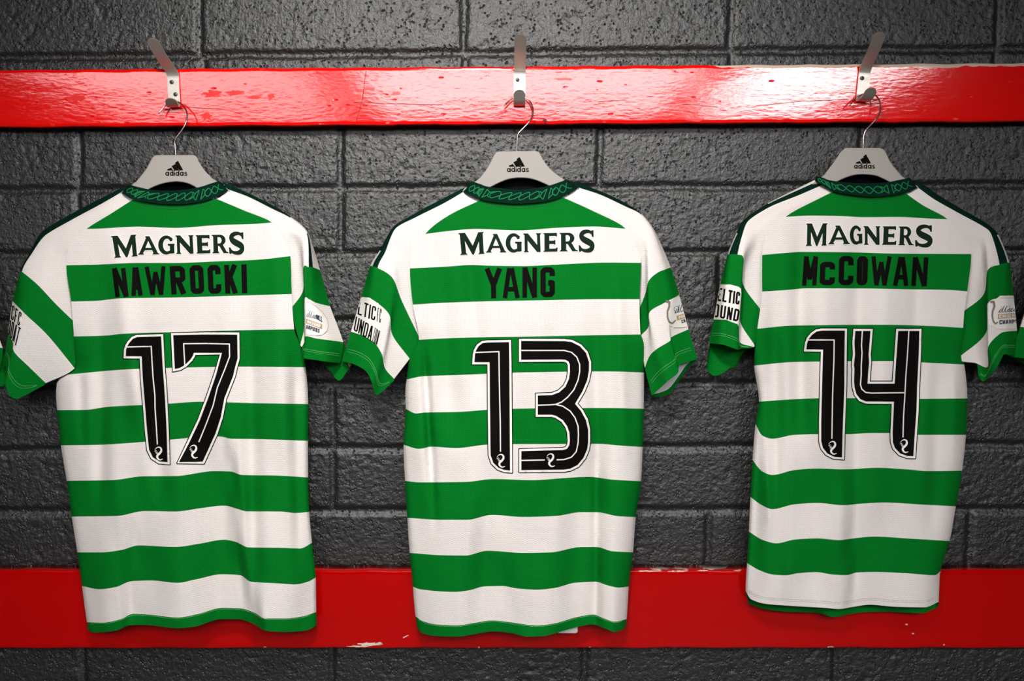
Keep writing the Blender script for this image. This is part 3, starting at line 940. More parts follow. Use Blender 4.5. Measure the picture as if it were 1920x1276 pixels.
# side outlines (height, left), (height, right)
J_EDGE = [
    ([(374, 249), (401, 207), (429, 162), (447, 142), (470, 127), (497, 124.4), (565, 133.4), (630, 138.5), (690, 141), (700, 128), (715, 107), (740, 105), (768, 107), (834, 114), (901, 125), (968, 134.4), (1035, 145), (1101, 154), (1166, 163), (1190, 167)],
     [(373, 407), (395, 459), (417, 510), (445, 529), (480, 544.5), (551, 547), (617, 551.7), (645, 562), (688, 573), (760, 578), (826, 577.5), (891, 578), (959, 580), (1016, 585), (1082, 592), (1147, 593), (1175, 594)]),
    ([(374, 903), (401, 846), (424, 812), (438, 797.5), (468, 772), (503, 768.6), (571, 774), (637, 785.5), (655, 776), (672, 768), (691, 765), (740, 760), (765, 760.8), (833, 756.6), (902, 759.5), (970, 763.7), (1036, 768), (1099, 774), (1155, 779), (1190, 785)],
     [(370, 1056), (394, 1109), (428.6, 1173), (453, 1187), (480, 1201), (493, 1202), (561, 1199), (627, 1201), (640, 1207), (698, 1207.5), (766, 1207), (837, 1205), (902, 1202), (969, 1192), (1035, 1187), (1099, 1179), (1160, 1175), (1185, 1172)]),
    ([(358, 1564), (374, 1532), (392, 1496), (406, 1473), (440, 1437), (478, 1429), (546, 1429), (582, 1425), (616, 1420), (685, 1414), (720, 1419), (752, 1423), (795, 1416.5), (862, 1411), (931, 1407), (996, 1404), (1055, 1400.7), (1107, 1398), (1135, 1406)],
     [(362, 1698), (385, 1731), (410, 1776), (445, 1804), (476, 1821), (546, 1813.6), (584, 1808), (614, 1806), (660, 1802), (683, 1808), (746, 1813.8), (815, 1811), (882, 1804), (948, 1792.4), (1013, 1780.6), (1068, 1764), (1078, 1762), (1128, 1760), (1140, 1759)]),
]
# folds: x0,y0 -> x1,y1, half width, millimetres at the two ends
J_FOLD = [
    [(215, 480, 260, 760, 26, 3, 8), (190, 640, 188, 900, 18, -4, -7), (275, 640, 300, 900, 22, -3, -6), (395, 860, 430, 560, 22, 3, 2),
     (470, 640, 475, 1060, 20, -5, -8), (520, 500, 530, 800, 25, 4, 5), (555, 700, 560, 1000, 14, -5, -6), (150, 700, 155, 820, 12, -4, -3)],
    [(820, 470, 845, 760, 24, -3, -6), (797, 690, 812, 930, 9, -9, -5), (880, 480, 900, 720, 20, -4, -4), (1010, 560, 1000, 900, 30, 4, 5),
     (1115, 620, 1122, 900, 18, -4, -6), (1118, 900, 1117, 1180, 10, -4, -4), (1160, 560, 1170, 820, 16, 4, 4), (925, 820, 925, 1000, 24, 4, 4)],
    [(1500, 480, 1500, 760, 20, -5, -7), (1450, 620, 1460, 1060, 20, -7, -8), (1545, 560, 1545, 860, 28, 4, 5), (1610, 540, 1600, 1080, 22, -6, -6),
     (1660, 560, 1650, 900, 26, 4, 4), (1720, 500, 1715, 760, 20, -4, -4), (1760, 700, 1750, 960, 20, -4, -5), (1790, 720, 1790, 860, 12, 4, 3)],
]
# sleeves: each row outer -> inner; colour string per span for the strip below it
SLV = [
    dict(L=[([(238, 347), (228, 360), (236, 366), (243, 371), (249, 376)], 'DWWW'),
            ([(186.5, 373), (190, 382), (195, 388), (201, 395), (207, 402)], 'DWWW'),
            ([(133, 401), (136, 411), (145, 417), (153, 423), (162, 429)], 'DWWW'),
            ([(79, 434), (85, 441), (98, 449), (112, 458), (127, 467)], 'DWWW'),
            ([(57, 471), (61, 473), (82, 481), (103, 488), (124.4, 497)], 'DWWW'),
            ([(38.7, 508), (41, 509), (71, 534), (105, 570), (138.8, 605)], 'GGGG'),
            ([(23.4, 564), (34, 575), (50, 591), (90, 629), (140, 690)], 'WWWW'),
            ([(15.3, 623), (24, 642), (27, 660), (55, 688), (86, 718)], 'GGGG'),
            ([(6, 684), (13, 692), (11, 724), (30, 747), (84, 721)], '')],
         R=[([(418, 341), (428, 355), (423, 360), (418, 365), (412, 370), (407, 374)], 'DWWWW'),
            ([(468, 363), (466, 369), (465, 376), (463, 383), (461, 390), (459, 396)], 'DWWWW'),
            ([(512, 385), (510, 391), (510, 397), (510, 404), (510, 411), (510, 417)], 'DWWWW'),
            ([(545, 406), (544, 408), (541, 417), (537, 427), (533, 436), (529, 446)], 'WWWWW'),
            ([(577, 435), (576.5, 436), (575, 438), (565, 447), (555, 459), (544, 480)], 'WDWWW'),
            ([(600, 506), (587, 501), (579, 500.5), (569, 501), (568, 545), (547.5, 579)], 'GGGGG'),
            ([(619, 574), (593, 567.5), (580, 561), (571, 561), (570, 615), (563, 646)], 'WWWWW'),
            ([(643.5, 641), (615, 637), (592, 634), (573, 630), (571, 640), (566, 650)], 'GGGGG'),
            ([(638, 680), (615, 678), (596, 675), (569, 671), (571, 664), (567, 662)], '')],
         Rr=[(655, 689), (636, 713), (618, 694), (603, 680), (588, 672), (574, 666)]),
    dict(L=[([(872, 351), (871, 352), (868, 360), (880, 365), (891, 370), (903, 374)], 'DDWWW'),
            ([(830, 372.5), (830, 373), (832, 381), (838, 388), (845, 395), (852, 399)], 'DDWWW'),
            ([(770.5, 404), (771, 404.5), (778, 408), (785, 418), (791, 428), (797.5, 438.4)], 'DDWWW'),
            ([(737, 425.5), (737, 426.5), (741, 429), (752, 441), (763, 454), (774, 466)], 'DDWWW'),
            ([(712, 469), (714, 470), (722, 473), (738, 482), (753, 491), (768.6, 502)], 'WDWWW'),
            ([(694, 498), (698.5, 499), (708, 502), (736, 521), (754, 565), (786, 637)], 'GGGGG'),
            ([(677, 557), (690, 560), (703.5, 564.7), (730, 590), (736, 628), (768, 672)], 'WWWWW'),
            ([(658, 621), (682, 628), (701, 641), (716, 664), (722, 690), (739, 710)], 'GGGGG'),
            ([(641, 677), (665, 683), (686.5, 696), (697, 716), (707, 740), (740, 712)], '')],
         R=[([(1066, 337), (1086, 352), (1079, 357), (1071, 362), (1064, 367), (1056, 371)], 'DWWWW'),
            ([(1128, 359), (1126, 365), (1122, 372), (1118, 380), (1113, 388), (1109, 394)], 'DWWWW'),
            ([(1173, 380.5), (1173, 387), (1173, 397), (1173, 408), (1173, 418), (1173, 428.6)], 'DWWWW'),
            ([(1203, 401), (1202, 402), (1198, 415), (1194, 428), (1190, 441), (1186, 453)], 'WWWWW'),
            ([(1228, 433), (1226, 436), (1220, 446), (1213, 457), (1207, 468), (1201, 482)], 'WWWWW'),
            ([(1257.5, 501), (1247, 505), (1233, 511), (1216.5, 526), (1210, 550), (1200, 582)], 'GGGGG'),
            ([(1273.5, 552), (1260, 560), (1243, 569), (1218, 585), (1216, 612), (1201, 629)], 'WWWWW'),
            ([(1291, 617), (1260, 631), (1256, 639), (1233, 653), (1218, 667), (1209, 689)], 'GGGGG'),
            ([(1307.5, 673), (1275, 684), (1271, 699), (1252, 714), (1237, 728), (1222, 741)], '')],
         Rr=[(1306, 674), (1290, 690), (1277, 708), (1258, 735), (1240, 743), (1224, 744)]),
    dict(L=[([(1527, 337.5), (1532, 340), (1541, 347), (1549, 351), (1557, 355), (1564, 359)], 'WDWWW'),
            ([(1487, 357), (1490, 359), (1497, 366), (1503, 372), (1509, 378), (1516, 382)], 'WDWWW'),
            ([(1440, 381), (1441, 382), (1445, 387), (1454, 394), (1463, 400), (1473, 406.4)], 'DDWWW'),
            ([(1396, 411), (1397, 412), (1404, 413), (1416, 422), (1428, 431), (1439, 438)], 'DDWWW'),
            ([(1381, 436), (1383, 437), (1392, 440), (1405, 450), (1418, 460), (1430, 472)], 'WDWWW'),
            ([(1364, 477), (1367, 476.5), (1382.8, 477), (1394, 484.5), (1393, 532), (1425, 582)], 'GGGGG'),
            ([(1350.6, 533), (1360, 533), (1375, 535), (1390, 546), (1387, 600), (1415, 647)], 'WWWWW'),
            ([(1338, 598.5), (1350, 597), (1362, 599), (1384, 609), (1386, 640), (1412, 650)], 'GGGGG'),
            ([(1329, 643.5), (1346, 644.4), (1360, 647), (1383, 655), (1390, 653), (1410, 652)], '')],
         Lr=[(1324, 690), (1335, 703), (1350, 702), (1368, 690), (1380, 686), (1392, 660)],
         R=[([(1718, 337), (1719, 338), (1722, 352), (1714, 357), (1707, 361), (1699, 365)], 'DDWWW'),
            ([(1757, 364), (1757, 365), (1751, 373), (1746, 378), (1741, 383), (1735, 387)], 'DDWWW'),
            ([(1802, 391), (1802, 392), (1797, 399), (1790, 403), (1783, 407), (1776, 410)], 'DDWWW'),
            ([(1850, 418.5), (1850, 420), (1843, 424), (1831, 430), (1818, 437), (1803, 445)], 'DDWWW'),
            ([(1872, 440), (1869, 440), (1859, 440), (1848, 450), (1835, 461), (1820, 473)], 'WDWWW'),
            ([(1893, 493), (1889, 492), (1874, 496), (1852, 506.5), (1844, 552), (1808.5, 584)], 'GGGGG'),
            ([(1900.5, 554), (1888, 554), (1873, 558), (1852, 570), (1848, 625), (1795, 672)], 'WWWWW'),
            ([(1907, 620), (1890, 621), (1874, 626), (1853, 650), (1852, 687), (1831, 681)], 'GGGGG'),
            ([(1905, 667), (1893, 666), (1882, 665), (1868, 690), (1845, 714), (1834, 704)], '')]),
]
# depth profiles (mm from wall) outer -> inner for sleeve rows
def sl_depth(n, row, nrow, fold):
    top = np.linspace(60, 80, n) if row == 0 else np.interp(np.linspace(0, 1, n), [0, .15, .4, 1], [58, 68, 77, 82])
    low = np.interp(np.linspace(0, 1, n), [0, .2, .4, .62, .82, 1], fold)
    f = float(smooth(3.0, 5.6, row))
    return top * (1 - f) + low * f


FOLDP = dict(a=[60, 84, 92, 96, 80, 70], b=[60, 90, 98, 100, 72, 74])
COLLAR = [
    dict(top=[(241, 345.5), (262, 351), (285, 355.5), (322, 357.3), (352, 354.5), (376, 350), (396, 343.5), (411, 339)],
         bot=[(227, 361), (240, 368), (253, 374), (288, 380.5), (327, 382.8), (365, 380), (399, 372), (430, 355.5)]),
    dict(top=[(885, 339.5), (901, 345), (917, 350), (968, 355), (1000, 353), (1028, 348), (1047, 342), (1063, 336)],
         bot=[(867, 358.7), (884, 367), (901, 373.5), (926, 378.5), (968, 381.8), (1016, 378.5), (1052, 370), (1085, 351.6)]),
    dict(top=[(1530, 329), (1543, 333), (1557, 338), (1590, 342), (1626, 343.5), (1662, 341.5), (1686, 337), (1706, 333)],
         bot=[(1528, 339), (1545, 348), (1565, 359), (1598, 365), (1633, 368.5), (1668, 366.5), (1696, 362), (1722, 351)]),
]


def dense_grid(P, Fcol):
    """P (rows, cols, 3) world; Fcol (rows-1, cols-1) material index"""
    nr, nc = P.shape[:2]
    idx = np.arange(nr * nc).reshape(nr, nc)
    Fc = np.stack([idx[:-1, :-1], idx[1:, :-1], idx[1:, 1:], idx[:-1, 1:]], -1).reshape(-1, 4)
    return P.reshape(-1, 3), Fc, Fcol.reshape(-1)


CI = {'W': 0, 'G': 1, 'D': 2, 'I': 3}
CLOTH = [M_WHITE, M_GREEN, M_DARK, M_INNER]


def body_grid(j, nu=130, nv=9):
    rows = J_ROWS[j]
    s = np.linspace(0, 1, nu)
    R = []
    for r in rows:
        r = np.array(r)
        x = r[0, 0] + (r[-1, 0] - r[0, 0]) * s
        R.append(np.stack([x, pchip(r[:, 0], r[:, 1], x)], -1))
    R = np.array(R)
    XY = []; strip = []
    for i in range(len(R) - 1):
        p0 = R[max(i - 1, 0)]; p1 = R[i]; p2 = R[i + 1]; p3 = R[min(i + 2, len(R) - 1)]
        k_ = 4 if i == len(R) - 2 else nv
        for k in range(k_):
            t = k / k_
            m1 = (p2 - p0) / 2; m2 = (p3 - p1) / 2
            if i == 0: m1 = p2 - p1
            if i == len(R) - 2: m2 = p2 - p1; m1 = p2 - p1
            XY.append((2 * t ** 3 - 3 * t * t + 1) * p1 + (t ** 3 - 2 * t * t + t) * m1 + (-2 * t ** 3 + 3 * t * t) * p2 + (t ** 3 - t * t) * m2)
            strip.append(i)
    XY.append(R[-1]); strip.append(len(R) - 1)
    XY = np.array(XY); strip = np.array(strip)
    le, re = J_EDGE[j]
    ly, lx = np.array(le).T; ry, rx = np.array(re).T
    for r in XY:
        dl = pchip(ly, lx, np.array([np.clip(r[0, 1], ly[0], ly[-1])]))[0] - r[0, 0]
        dr = pchip(ry, rx, np.array([np.clip(r[-1, 1], ry[0], ry[-1])]))[0] - r[-1, 0]
        r[:, 0] += dl * (1 - s) ** 5 + dr * s ** 5
    X, Y = XY[..., 0], XY[..., 1]
    # depth of the cloth
    base = np.interp(Y, [340, 430, 600, 800, 1190], [0.079, 0.084, 0.090, 0.090, 0.086])
    fold = np.zeros_like(X)
    for k in range(len(X)):
        c = np.polyfit(s, Y[k], 2)
        dev = Y[k] - np.polyval(c, s)
        ym = Y[k].mean()
        sl = max((ym - 508) / F_PX, 0.16)
        fold[k] = np.clip(dev / (sl * 1067) * 0.8, -0.024, 0.022) * float(smooth(720, 960, ym)) * (1 - np.abs(2 * s - 1) ** 8)
    for x0, y0, x1, y1, w, a0, a1 in J_FOLD[j]:
        t = (Y - y0) / (y1 - y0)
        xc = x0 + (x1 - x0) * t
        ends = smooth(-0.35, 0.15, t) * smooth(1.35, 0.85, t)
        fold += (a0 + (a1 - a0) * np.clip(t, 0, 1)) * 0.0022 * np.exp(-((X - xc) / (w * 0.85)) ** 2) * ends
    edge = smooth(600, 730, Y)
    dedge = base * (1 - edge) + 0.056 * edge
    bulge = np.sqrt(np.clip(1 - np.abs(2 * s - 1) ** 6, 0, 1))[None, :]
    lowb = np.clip(base + fold, 0.052, 0.12)
    D = dedge + (lowb - dedge) * bulge
    return XY, D, strip, s, edge


def build_jersey(j, label):
    XY, D, strip, s, edge = body_grid(j)
    base_pt = at(XY[-1, 65, 0], XY[-1, 65, 1], 0.06)
    T = thing('football_jersey', base_pt, label, 'jersey', 'football jerseys hung in a row')
    cols = [CI[c] for c in Z_B]
    nlast = int(np.argmax(strip == len(J_ROWS[j]) - 2))
    back = slice(0, None) if j != 2 else slice(0, nlast + 1)
    P = at(XY[back, :, 0], XY[back, :, 1], D[back])
    fc = np.repeat(np.array([cols[min(k, 12)] for k in strip[back][:-1]])[:, None], P.shape[1] - 1, 1)
    V, Fc, mi = dense_grid(P, fc)
    back_o = mesh('back_panel', V, Fc, CLOTH, T, mi)
    # the front of the shirt, seen from behind, hangs nearer the wall
    bulge = np.sqrt(np.clip(1 - np.abs(2 * s - 1) ** 6, 0, 1))[None, :]
    De = D[:, :1] * (1 - s) + D[:, -1:] * s
    df = np.clip(D - 0.030, 0.040, 0.075)
    Dfr = np.where(edge > 0, De + (df - De) * np.maximum(bulge, 1 - edge), df)
    Dfr = np.minimum(Dfr, D)
    XYf = XY.copy()
    up = 5.0 * smooth(1060, 1170, XYf[..., 1])
    if j != 2: XYf[..., 1] -= up
    first = 8
    Pf = at(XYf[first:, :, 0], XYf[first:, :, 1], Dfr[first:])
    fcf = np.repeat(np.array([cols[min(k, 12)] for k in strip[first:-1]])[:, None], Pf.shape[1] - 1, 1)
    V, Fc, mi = dense_grid(Pf, fcf)
    mesh('front_panel', V, Fc[:, ::-1], CLOTH, T, mi)
    # sleeves
    sleeves = {}
    for side in 'LR':
        rows = SLV[j][side]
        n = len(rows[0][0])
        fold = FOLDP['a'] if (j, side) in ((0, 'L'), (1, 'L'), (1, 'R')) else FOLDP['b']
        C = []
        for r, (pts, _) in enumerate(rows):
            dd = sl_depth(n, r, len(rows), fold)
            C.append(np.column_stack([np.array(pts, float), dd]))
        for r in range(6):
            C[r][-1, 0] += (4.5 if r < 5 else 2.5) * (1 if side == 'L' else -1)
            C[r][-1, 2] -= 2.0
        C = np.array(C)                                        # rows, ctrl, (x,y,mm)
        su = 9
        U = np.array([crom(c, su) for c in C])                 # rows, nu, 3
        sv = 8
        Dn = []
        st = []
        for i in range(len(U) - 1):
            p0 = U[max(i - 1, 0)]; p1 = U[i]; p2 = U[i + 1]; p3 = U[min(i + 2, len(U) - 1)]
            for k in range(sv):
                t = k / sv
                m1 = (p2 - p0) * 0.4; m2 = (p3 - p1) * 0.4
                if i >= 5: m1 = m1 * 0.6 + (p2 - p1) * 0.4; m2 = m2 * 0.6 + (p2 - p1) * 0.4
                Dn.append((2 * t ** 3 - 3 * t * t + 1) * p1 + (t ** 3 - 2 * t * t + t) * m1 + (-2 * t ** 3 + 3 * t * t) * p2 + (t ** 3 - t * t) * m2)
                st.append(i)
        Dn.append(U[-1])
        Dn = np.array(Dn)
        nr, nu_ = Dn.shape[:2]
        uu = np.linspace(0, 1, nu_)
        fcol = np.array([[CI[rows[st[r]][1][min(c // su, n - 2)]] for c in range(nu_ - 1)] for r in range(nr - 1)])
        Pv = at(Dn[..., 0], Dn[..., 1], Dn[..., 2] / 1000)
        # far half of the tube
        Dr = Dn.copy()
        if side + 'r' in SLV[j]:
            tgt = crom(SLV[j][side + 'r'], su)
            k0 = nr - 1 - sv
            for r in range(k0, nr):
                f = ((r - k0) / sv) ** 1.0
                Dr[r, :, :2] = Dn[r, :, :2] + (tgt - Dn[-1, :, :2]) * f
        dep = np.sqrt(np.clip(1 - np.abs(2 * uu - 1) ** 4, 0, 1))
        inner_open = smooth(nr * 0.75, nr * 0.5, np.arange(nr))[:, None]
        dep = np.where(uu > 0.5, np.maximum(dep[None], inner_open), dep[None])
        e0 = Dn[:, :1, 2] * (1 - uu) + Dn[:, -1:, 2] * uu
        Dr[..., 2] = e0 + (45 - e0) * dep
        fcr = fcol.copy()
        if (j, side) == (1, 'R'):
            fcr[-5:-1] = 3
        Pr = at(Dr[..., 0], Dr[..., 1], Dr[..., 2] / 1000)
        V1, F1, m1_ = dense_grid(Pv, fcol)
        V2, F2, m2_ = dense_grid(Pr, fcr)
        if side == 'R': F1 = F1[:, ::-1]
        else: F2 = F2[:, ::-1]
        o = mesh('sleeve', np.vstack([V1, V2]), np.vstack([F1, F2 + len(V1)]), CLOTH, T, np.concatenate([m1_, m2_]))
        vis = mesh('tmp', V1, F1, CLOTH, T)
        sleeves[side] = (Surf([vis]), C, o)
        bpy.data.objects.remove(vis)
    # collar
    c = COLLAR[j]
    ct = crom(c['top'], 6); cb = crom(c['bot'], 6)
    k = len(ct)
    sk = np.linspace(0, 1, k)
    rows = []
    for q, tt in enumerate(np.linspace(0, 1, 7)):
        xy = ct * (1 - tt) + cb * tt
        dmid = 0.086 - 0.010 * (1 - tt) + 0.003 * math.sin(math.pi * tt)
        dend = 0.060
        d = dend + (dmid - dend) * np.sqrt(np.clip(1 - np.abs(2 * sk - 1) ** 4, 0, 1))
        rows.append(at(xy[:, 0], xy[:, 1], d + 0.0018))
    # rolled top edge turning inwards
    xy = ct.copy()
    d = 0.058 + 0.012 * np.sqrt(np.clip(1 - np.abs(2 * sk - 1) ** 4, 0, 1))
    rows = [at(xy[:, 0], xy[:, 1] + 5, d)] + [at(xy[:, 0], xy[:, 1] + 0.3, d + 0.003)] + rows
    P = np.array(rows)
    V, Fc, mi = dense_grid(P, np.zeros((P.shape[0] - 1, P.shape[1] - 1), int))
    col_o = mesh('collar', V, Fc, M_DARK, T)
    cs = Surf([col_o])

    def cp(u, v):
        x = u * (k - 1); i = int(min(max(math.floor(x), 0), k - 2)); f = x - i
        a = ct[i] * (1 - f) + ct[i + 1] * f; b = cb[i] * (1 - f) + cb[i + 1] * f
        return a * (1 - v) + b * v
    strokes = []
    lw = 1.5
    panels = [(0.02, 0.245, 1), (0.285, 0.715, 2), (0.755, 0.985, 1)]
    for a, b, reps in panels:
        w_ = b - a
        for sgn in (0, 1):
            pts = []
            for q in np.linspace(0.10, 0.90, 14 * reps):
                ph = (q - 0.1) / 0.8 * math.pi * 2.5 * reps + sgn * math.pi
                pts.append(cp(a + w_ * q, 0.50 + 0.26 * math.sin(ph)))
            strokes += seg_polys(pts, lw)
        for q, dr in ((0.0, 1), (1.0, -1)):
            if (a < 0.1 and q == 0) or (b > 0.9 and q == 1): continue
            e = 0.018 * dr
            strokes += seg_polys([cp(a + w_ * q, 0.2), cp(a + w_ * q, 0.84), cp(a + w_ * q + e * 1.7, 0.62), cp(a + w_ * q + e * 1.7, 0.38), cp(a + w_ * q, 0.2)], lw)
            strokes += seg_polys([cp(a + w_ * q + e * 1.7, 0.40), cp(a + w_ * q + e * 3.2, 0.28)], lw)
            strokes += seg_polys([cp(a + w_ * q + e * 1.7, 0.60), cp(a + w_ * q + e * 3.2, 0.74)], lw)
    pm = print_layers('collar_motif', cs, [(M_MOTIF, strokes)], col_o, 3.0, 0.0007)
    # near-black sheet painting in the deep shade inside the neck, before the shirt front
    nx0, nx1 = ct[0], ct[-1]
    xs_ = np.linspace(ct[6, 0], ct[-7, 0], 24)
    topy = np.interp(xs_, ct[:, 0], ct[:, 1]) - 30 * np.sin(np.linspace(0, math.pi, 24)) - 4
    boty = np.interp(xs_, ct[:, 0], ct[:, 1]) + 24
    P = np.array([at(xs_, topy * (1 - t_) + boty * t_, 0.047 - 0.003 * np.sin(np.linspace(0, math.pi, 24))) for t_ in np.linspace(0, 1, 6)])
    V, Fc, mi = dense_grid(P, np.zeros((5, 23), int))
    mesh('neck_shade_sheet', V, Fc, M_NECK_SHADE, T)
    # prints
    bs = Surf([back_o])
    z = ZT[j]
    letters = []
    for ch, q in SPON[j]:
        letters += serif_letter(ch, z(q))
    print_layers('sponsor_lettering', bs, [(M_WPRINT, offset_shapes(letters, 2.2)), (M_SPON, offset_shapes(letters, 0.7))], T, 4.0, label='dark green capital lettering edged in white')
    nm = []
    for ch, q in NAMES[j]:
        nm += block_letter(ch, z(q), {'N': 8.6, 'W': 7.8, 'M': 8.0, 'A': 8.4, 'Y': 9.4, 'K': 9.4}.get(ch, 10.0))
    print_layers('player_name', bs, [(M_BLACK, nm)], T, 4.0, label='black block letter name')
    dg = DIGITS[j]
    for f_, name in ((0, 'squad_digit'), (1, 'squad_digit')):
        fill = np.array(dg['fill'][f_])
        white = mitre(fill, 4.0)
        rim = [white] + seg_polys(np.vstack([white, white[:2]]), 3.4)
        ln = []
        lines = [dg['line'][0]] if f_ == 0 else dg['line'][1:]
        for l in lines: ln += seg_polys(l, 2.2)
        ln += crest(dg['crest'][f_])
        print_layers(name, bs, [(M_BLACK, rim), (M_WPRINT, [white]), (M_BLACK, [fill]), (M_WPRINT, ln)], T, 4.0, label='black digit with white outline and inline')
    # neck stitch line
    nr_ = XY[0]
    st_ = np.array([(x, y + 9 - 3 * abs(2 * q - 1)) for q, (x, y) in zip(s, nr_)])[6:-6:5]
    print_layers('neck_stitching', bs, [(M_STITCH2, seg_polys(st_, 1.1))], T, 6.0, 0.0006)
    # hem stitch
    hs = XY[nlast][2:-2:4] + np.array([0, 2.0])
    if j != 2: print_layers('hem_stitching', bs, [(M_STITCH, seg_polys(hs, 0.8))], T, 6.0, 0.0006)
    else:
        h2 = XY[nlast][2:-2:4] - np.array([0, 12.0])
        print_layers('hem_stitching', bs, [(mat('grey_thread', (0.55, 0.5, 0.48), 0.8), seg_polys(h2, 1.0) + seg_polys(h2 + np.array([0, 3.0]), 0.8))], T, 6.0, 0.0006)
    # cuff stitching
    for side in 'LR':
        sf, C, so = sleeves[side]
        mid = crom(C[-2, :, :2] * 0.42 + C[-1, :, :2] * 0.58, 6)[1:-2]
        m2 = crom(C[-2, :, :2] * 0.34 + C[-1, :, :2] * 0.66, 6)[1:-2]
        print_layers('cuff_stitching', sf, [(M_STITCH, seg_polys(mid, 0.8) + seg_polys(m2, 0.6))], so, 6.0, 0.0008)
    # sleeve patches
    if j == 0:
        zz = Zm(0, 500, 4.906)
        q1 = zz([(98, 335), (200, 425), (180, 545), (88, 470)])
        q2 = zz([(82, 475), (192, 565), (150, 735), (70, 610)])
        bg = zz([(112, 318), (205, 405), (192, 560), (145, 735), (72, 610)])
        print_layers('charity_patch', sleeves['L'][0], [(M_WPRINT, [np.array(bg)]), (M_BLACK, word('ICFC', q1, 2.2, 0.35, {'I': 0.25}) + word('NDAT', q2, 2.3, 0.3))], T, 2.5, 0.001, label='white patch with black lettering')
    if j == 1:
        zz = Zm(640, 480, 4.725)
        bg = zz([(170, 360), (250, 368), (330, 420), (355, 480), (345, 700), (300, 770), (200, 705), (85, 668)])
        q1 = zz([(158, 390), (358, 468), (348, 590), (142, 515)])
        q2 = zz([(130, 530), (345, 662), (315, 785), (108, 655)])
        print_layers('charity_patch', sleeves['L'][0], [(M_WPRINT, [np.array(bg)]), (M_BLACK, word('LTIC', quad_sub(q1, 0.0, 0.76), 2.9, 0.28, {'I': 0.3}) + word('FC', quad_sub(q1, 0.83, 1.0), 1.4, 0.35) + word('UNDA', quad_sub(q2, 0.0, 0.74), 2.7, 0.22) + word('TION', quad_sub(q2, 0.77, 1.0), 1.2, 0.3, {'I': 0.3}))], T, 2.5, 0.001, label='white patch with black lettering')
    if j == 2:
        zz = Zm(1320, 460, 4.908)
        bg = zz([(140, 362), (240, 358), (320, 380), (348, 405), (325, 765), (310, 725), (200, 682), (90, 680)])
        q1 = zz([(132, 385), (335, 430), (325, 545), (118, 508)])
        q2 = zz([(95, 530), (332, 590), (312, 700), (85, 655)])
        print_layers('charity_patch', sleeves['L'][0], [(M_WPRINT, [np.array(bg)]), (M_BLACK, word('ELTIC', q1, 3.6, 0.28, {'I': 0.3}) + word('OUND', q2, 3.6, 0.28))], T, 2.5, 0.001, label='white patch with black lettering')
    badge(j, sleeves['R'][0], T)
    return T, nlast


def quad_sub(q, a, b):
    return [tuple(quad(q, a, 1)), tuple(quad(q, b, 1)), tuple(quad(q, b, 0)), tuple(quad(q, a, 0))]


def script(q, w, n=6):
    """slanted script lettering: looping up-and-down strokes along a quad"""
    out = []
    loops = {'l': 1.0, 'i': 0.6, 'a': 0.6, 'm': 0.6}
    seq = 'illiam'[:n]
    k = len(seq)
    for i, ch in enumerate(seq):
        a = i / k; b = (i + 1) / k
        h = loops[ch]
        pts = [(a + 0.02, 0.06), (a + (b - a) * .55, h * 0.5), (b + 0.05, h), (a + (b - a) * .65, h * 0.45), (a + (b - a) * .6, 0.03), (b, 0.12)]
        out += seg_polys([quad(q, *p) for p in crom(pts, 3)], w)
        if ch == 'a': out += seg_polys([quad(q, *p) for p in arcp((a + b) / 2, 0.28, (b - a) * .42, 0.25, 0, 330, 9)], w)
        if ch == 'i': out += seg_polys([quad(q, b + 0.03, 0.82), quad(q, b + 0.05, 0.95)], w)
        if ch == 'm': out += seg_polys([quad(q, *p) for p in [(b - 0.02, 0.05), (b + 0.06, 0.55), (b + 0.10, 0.5), (b + 0.08, 0.05)]], w)
    return out


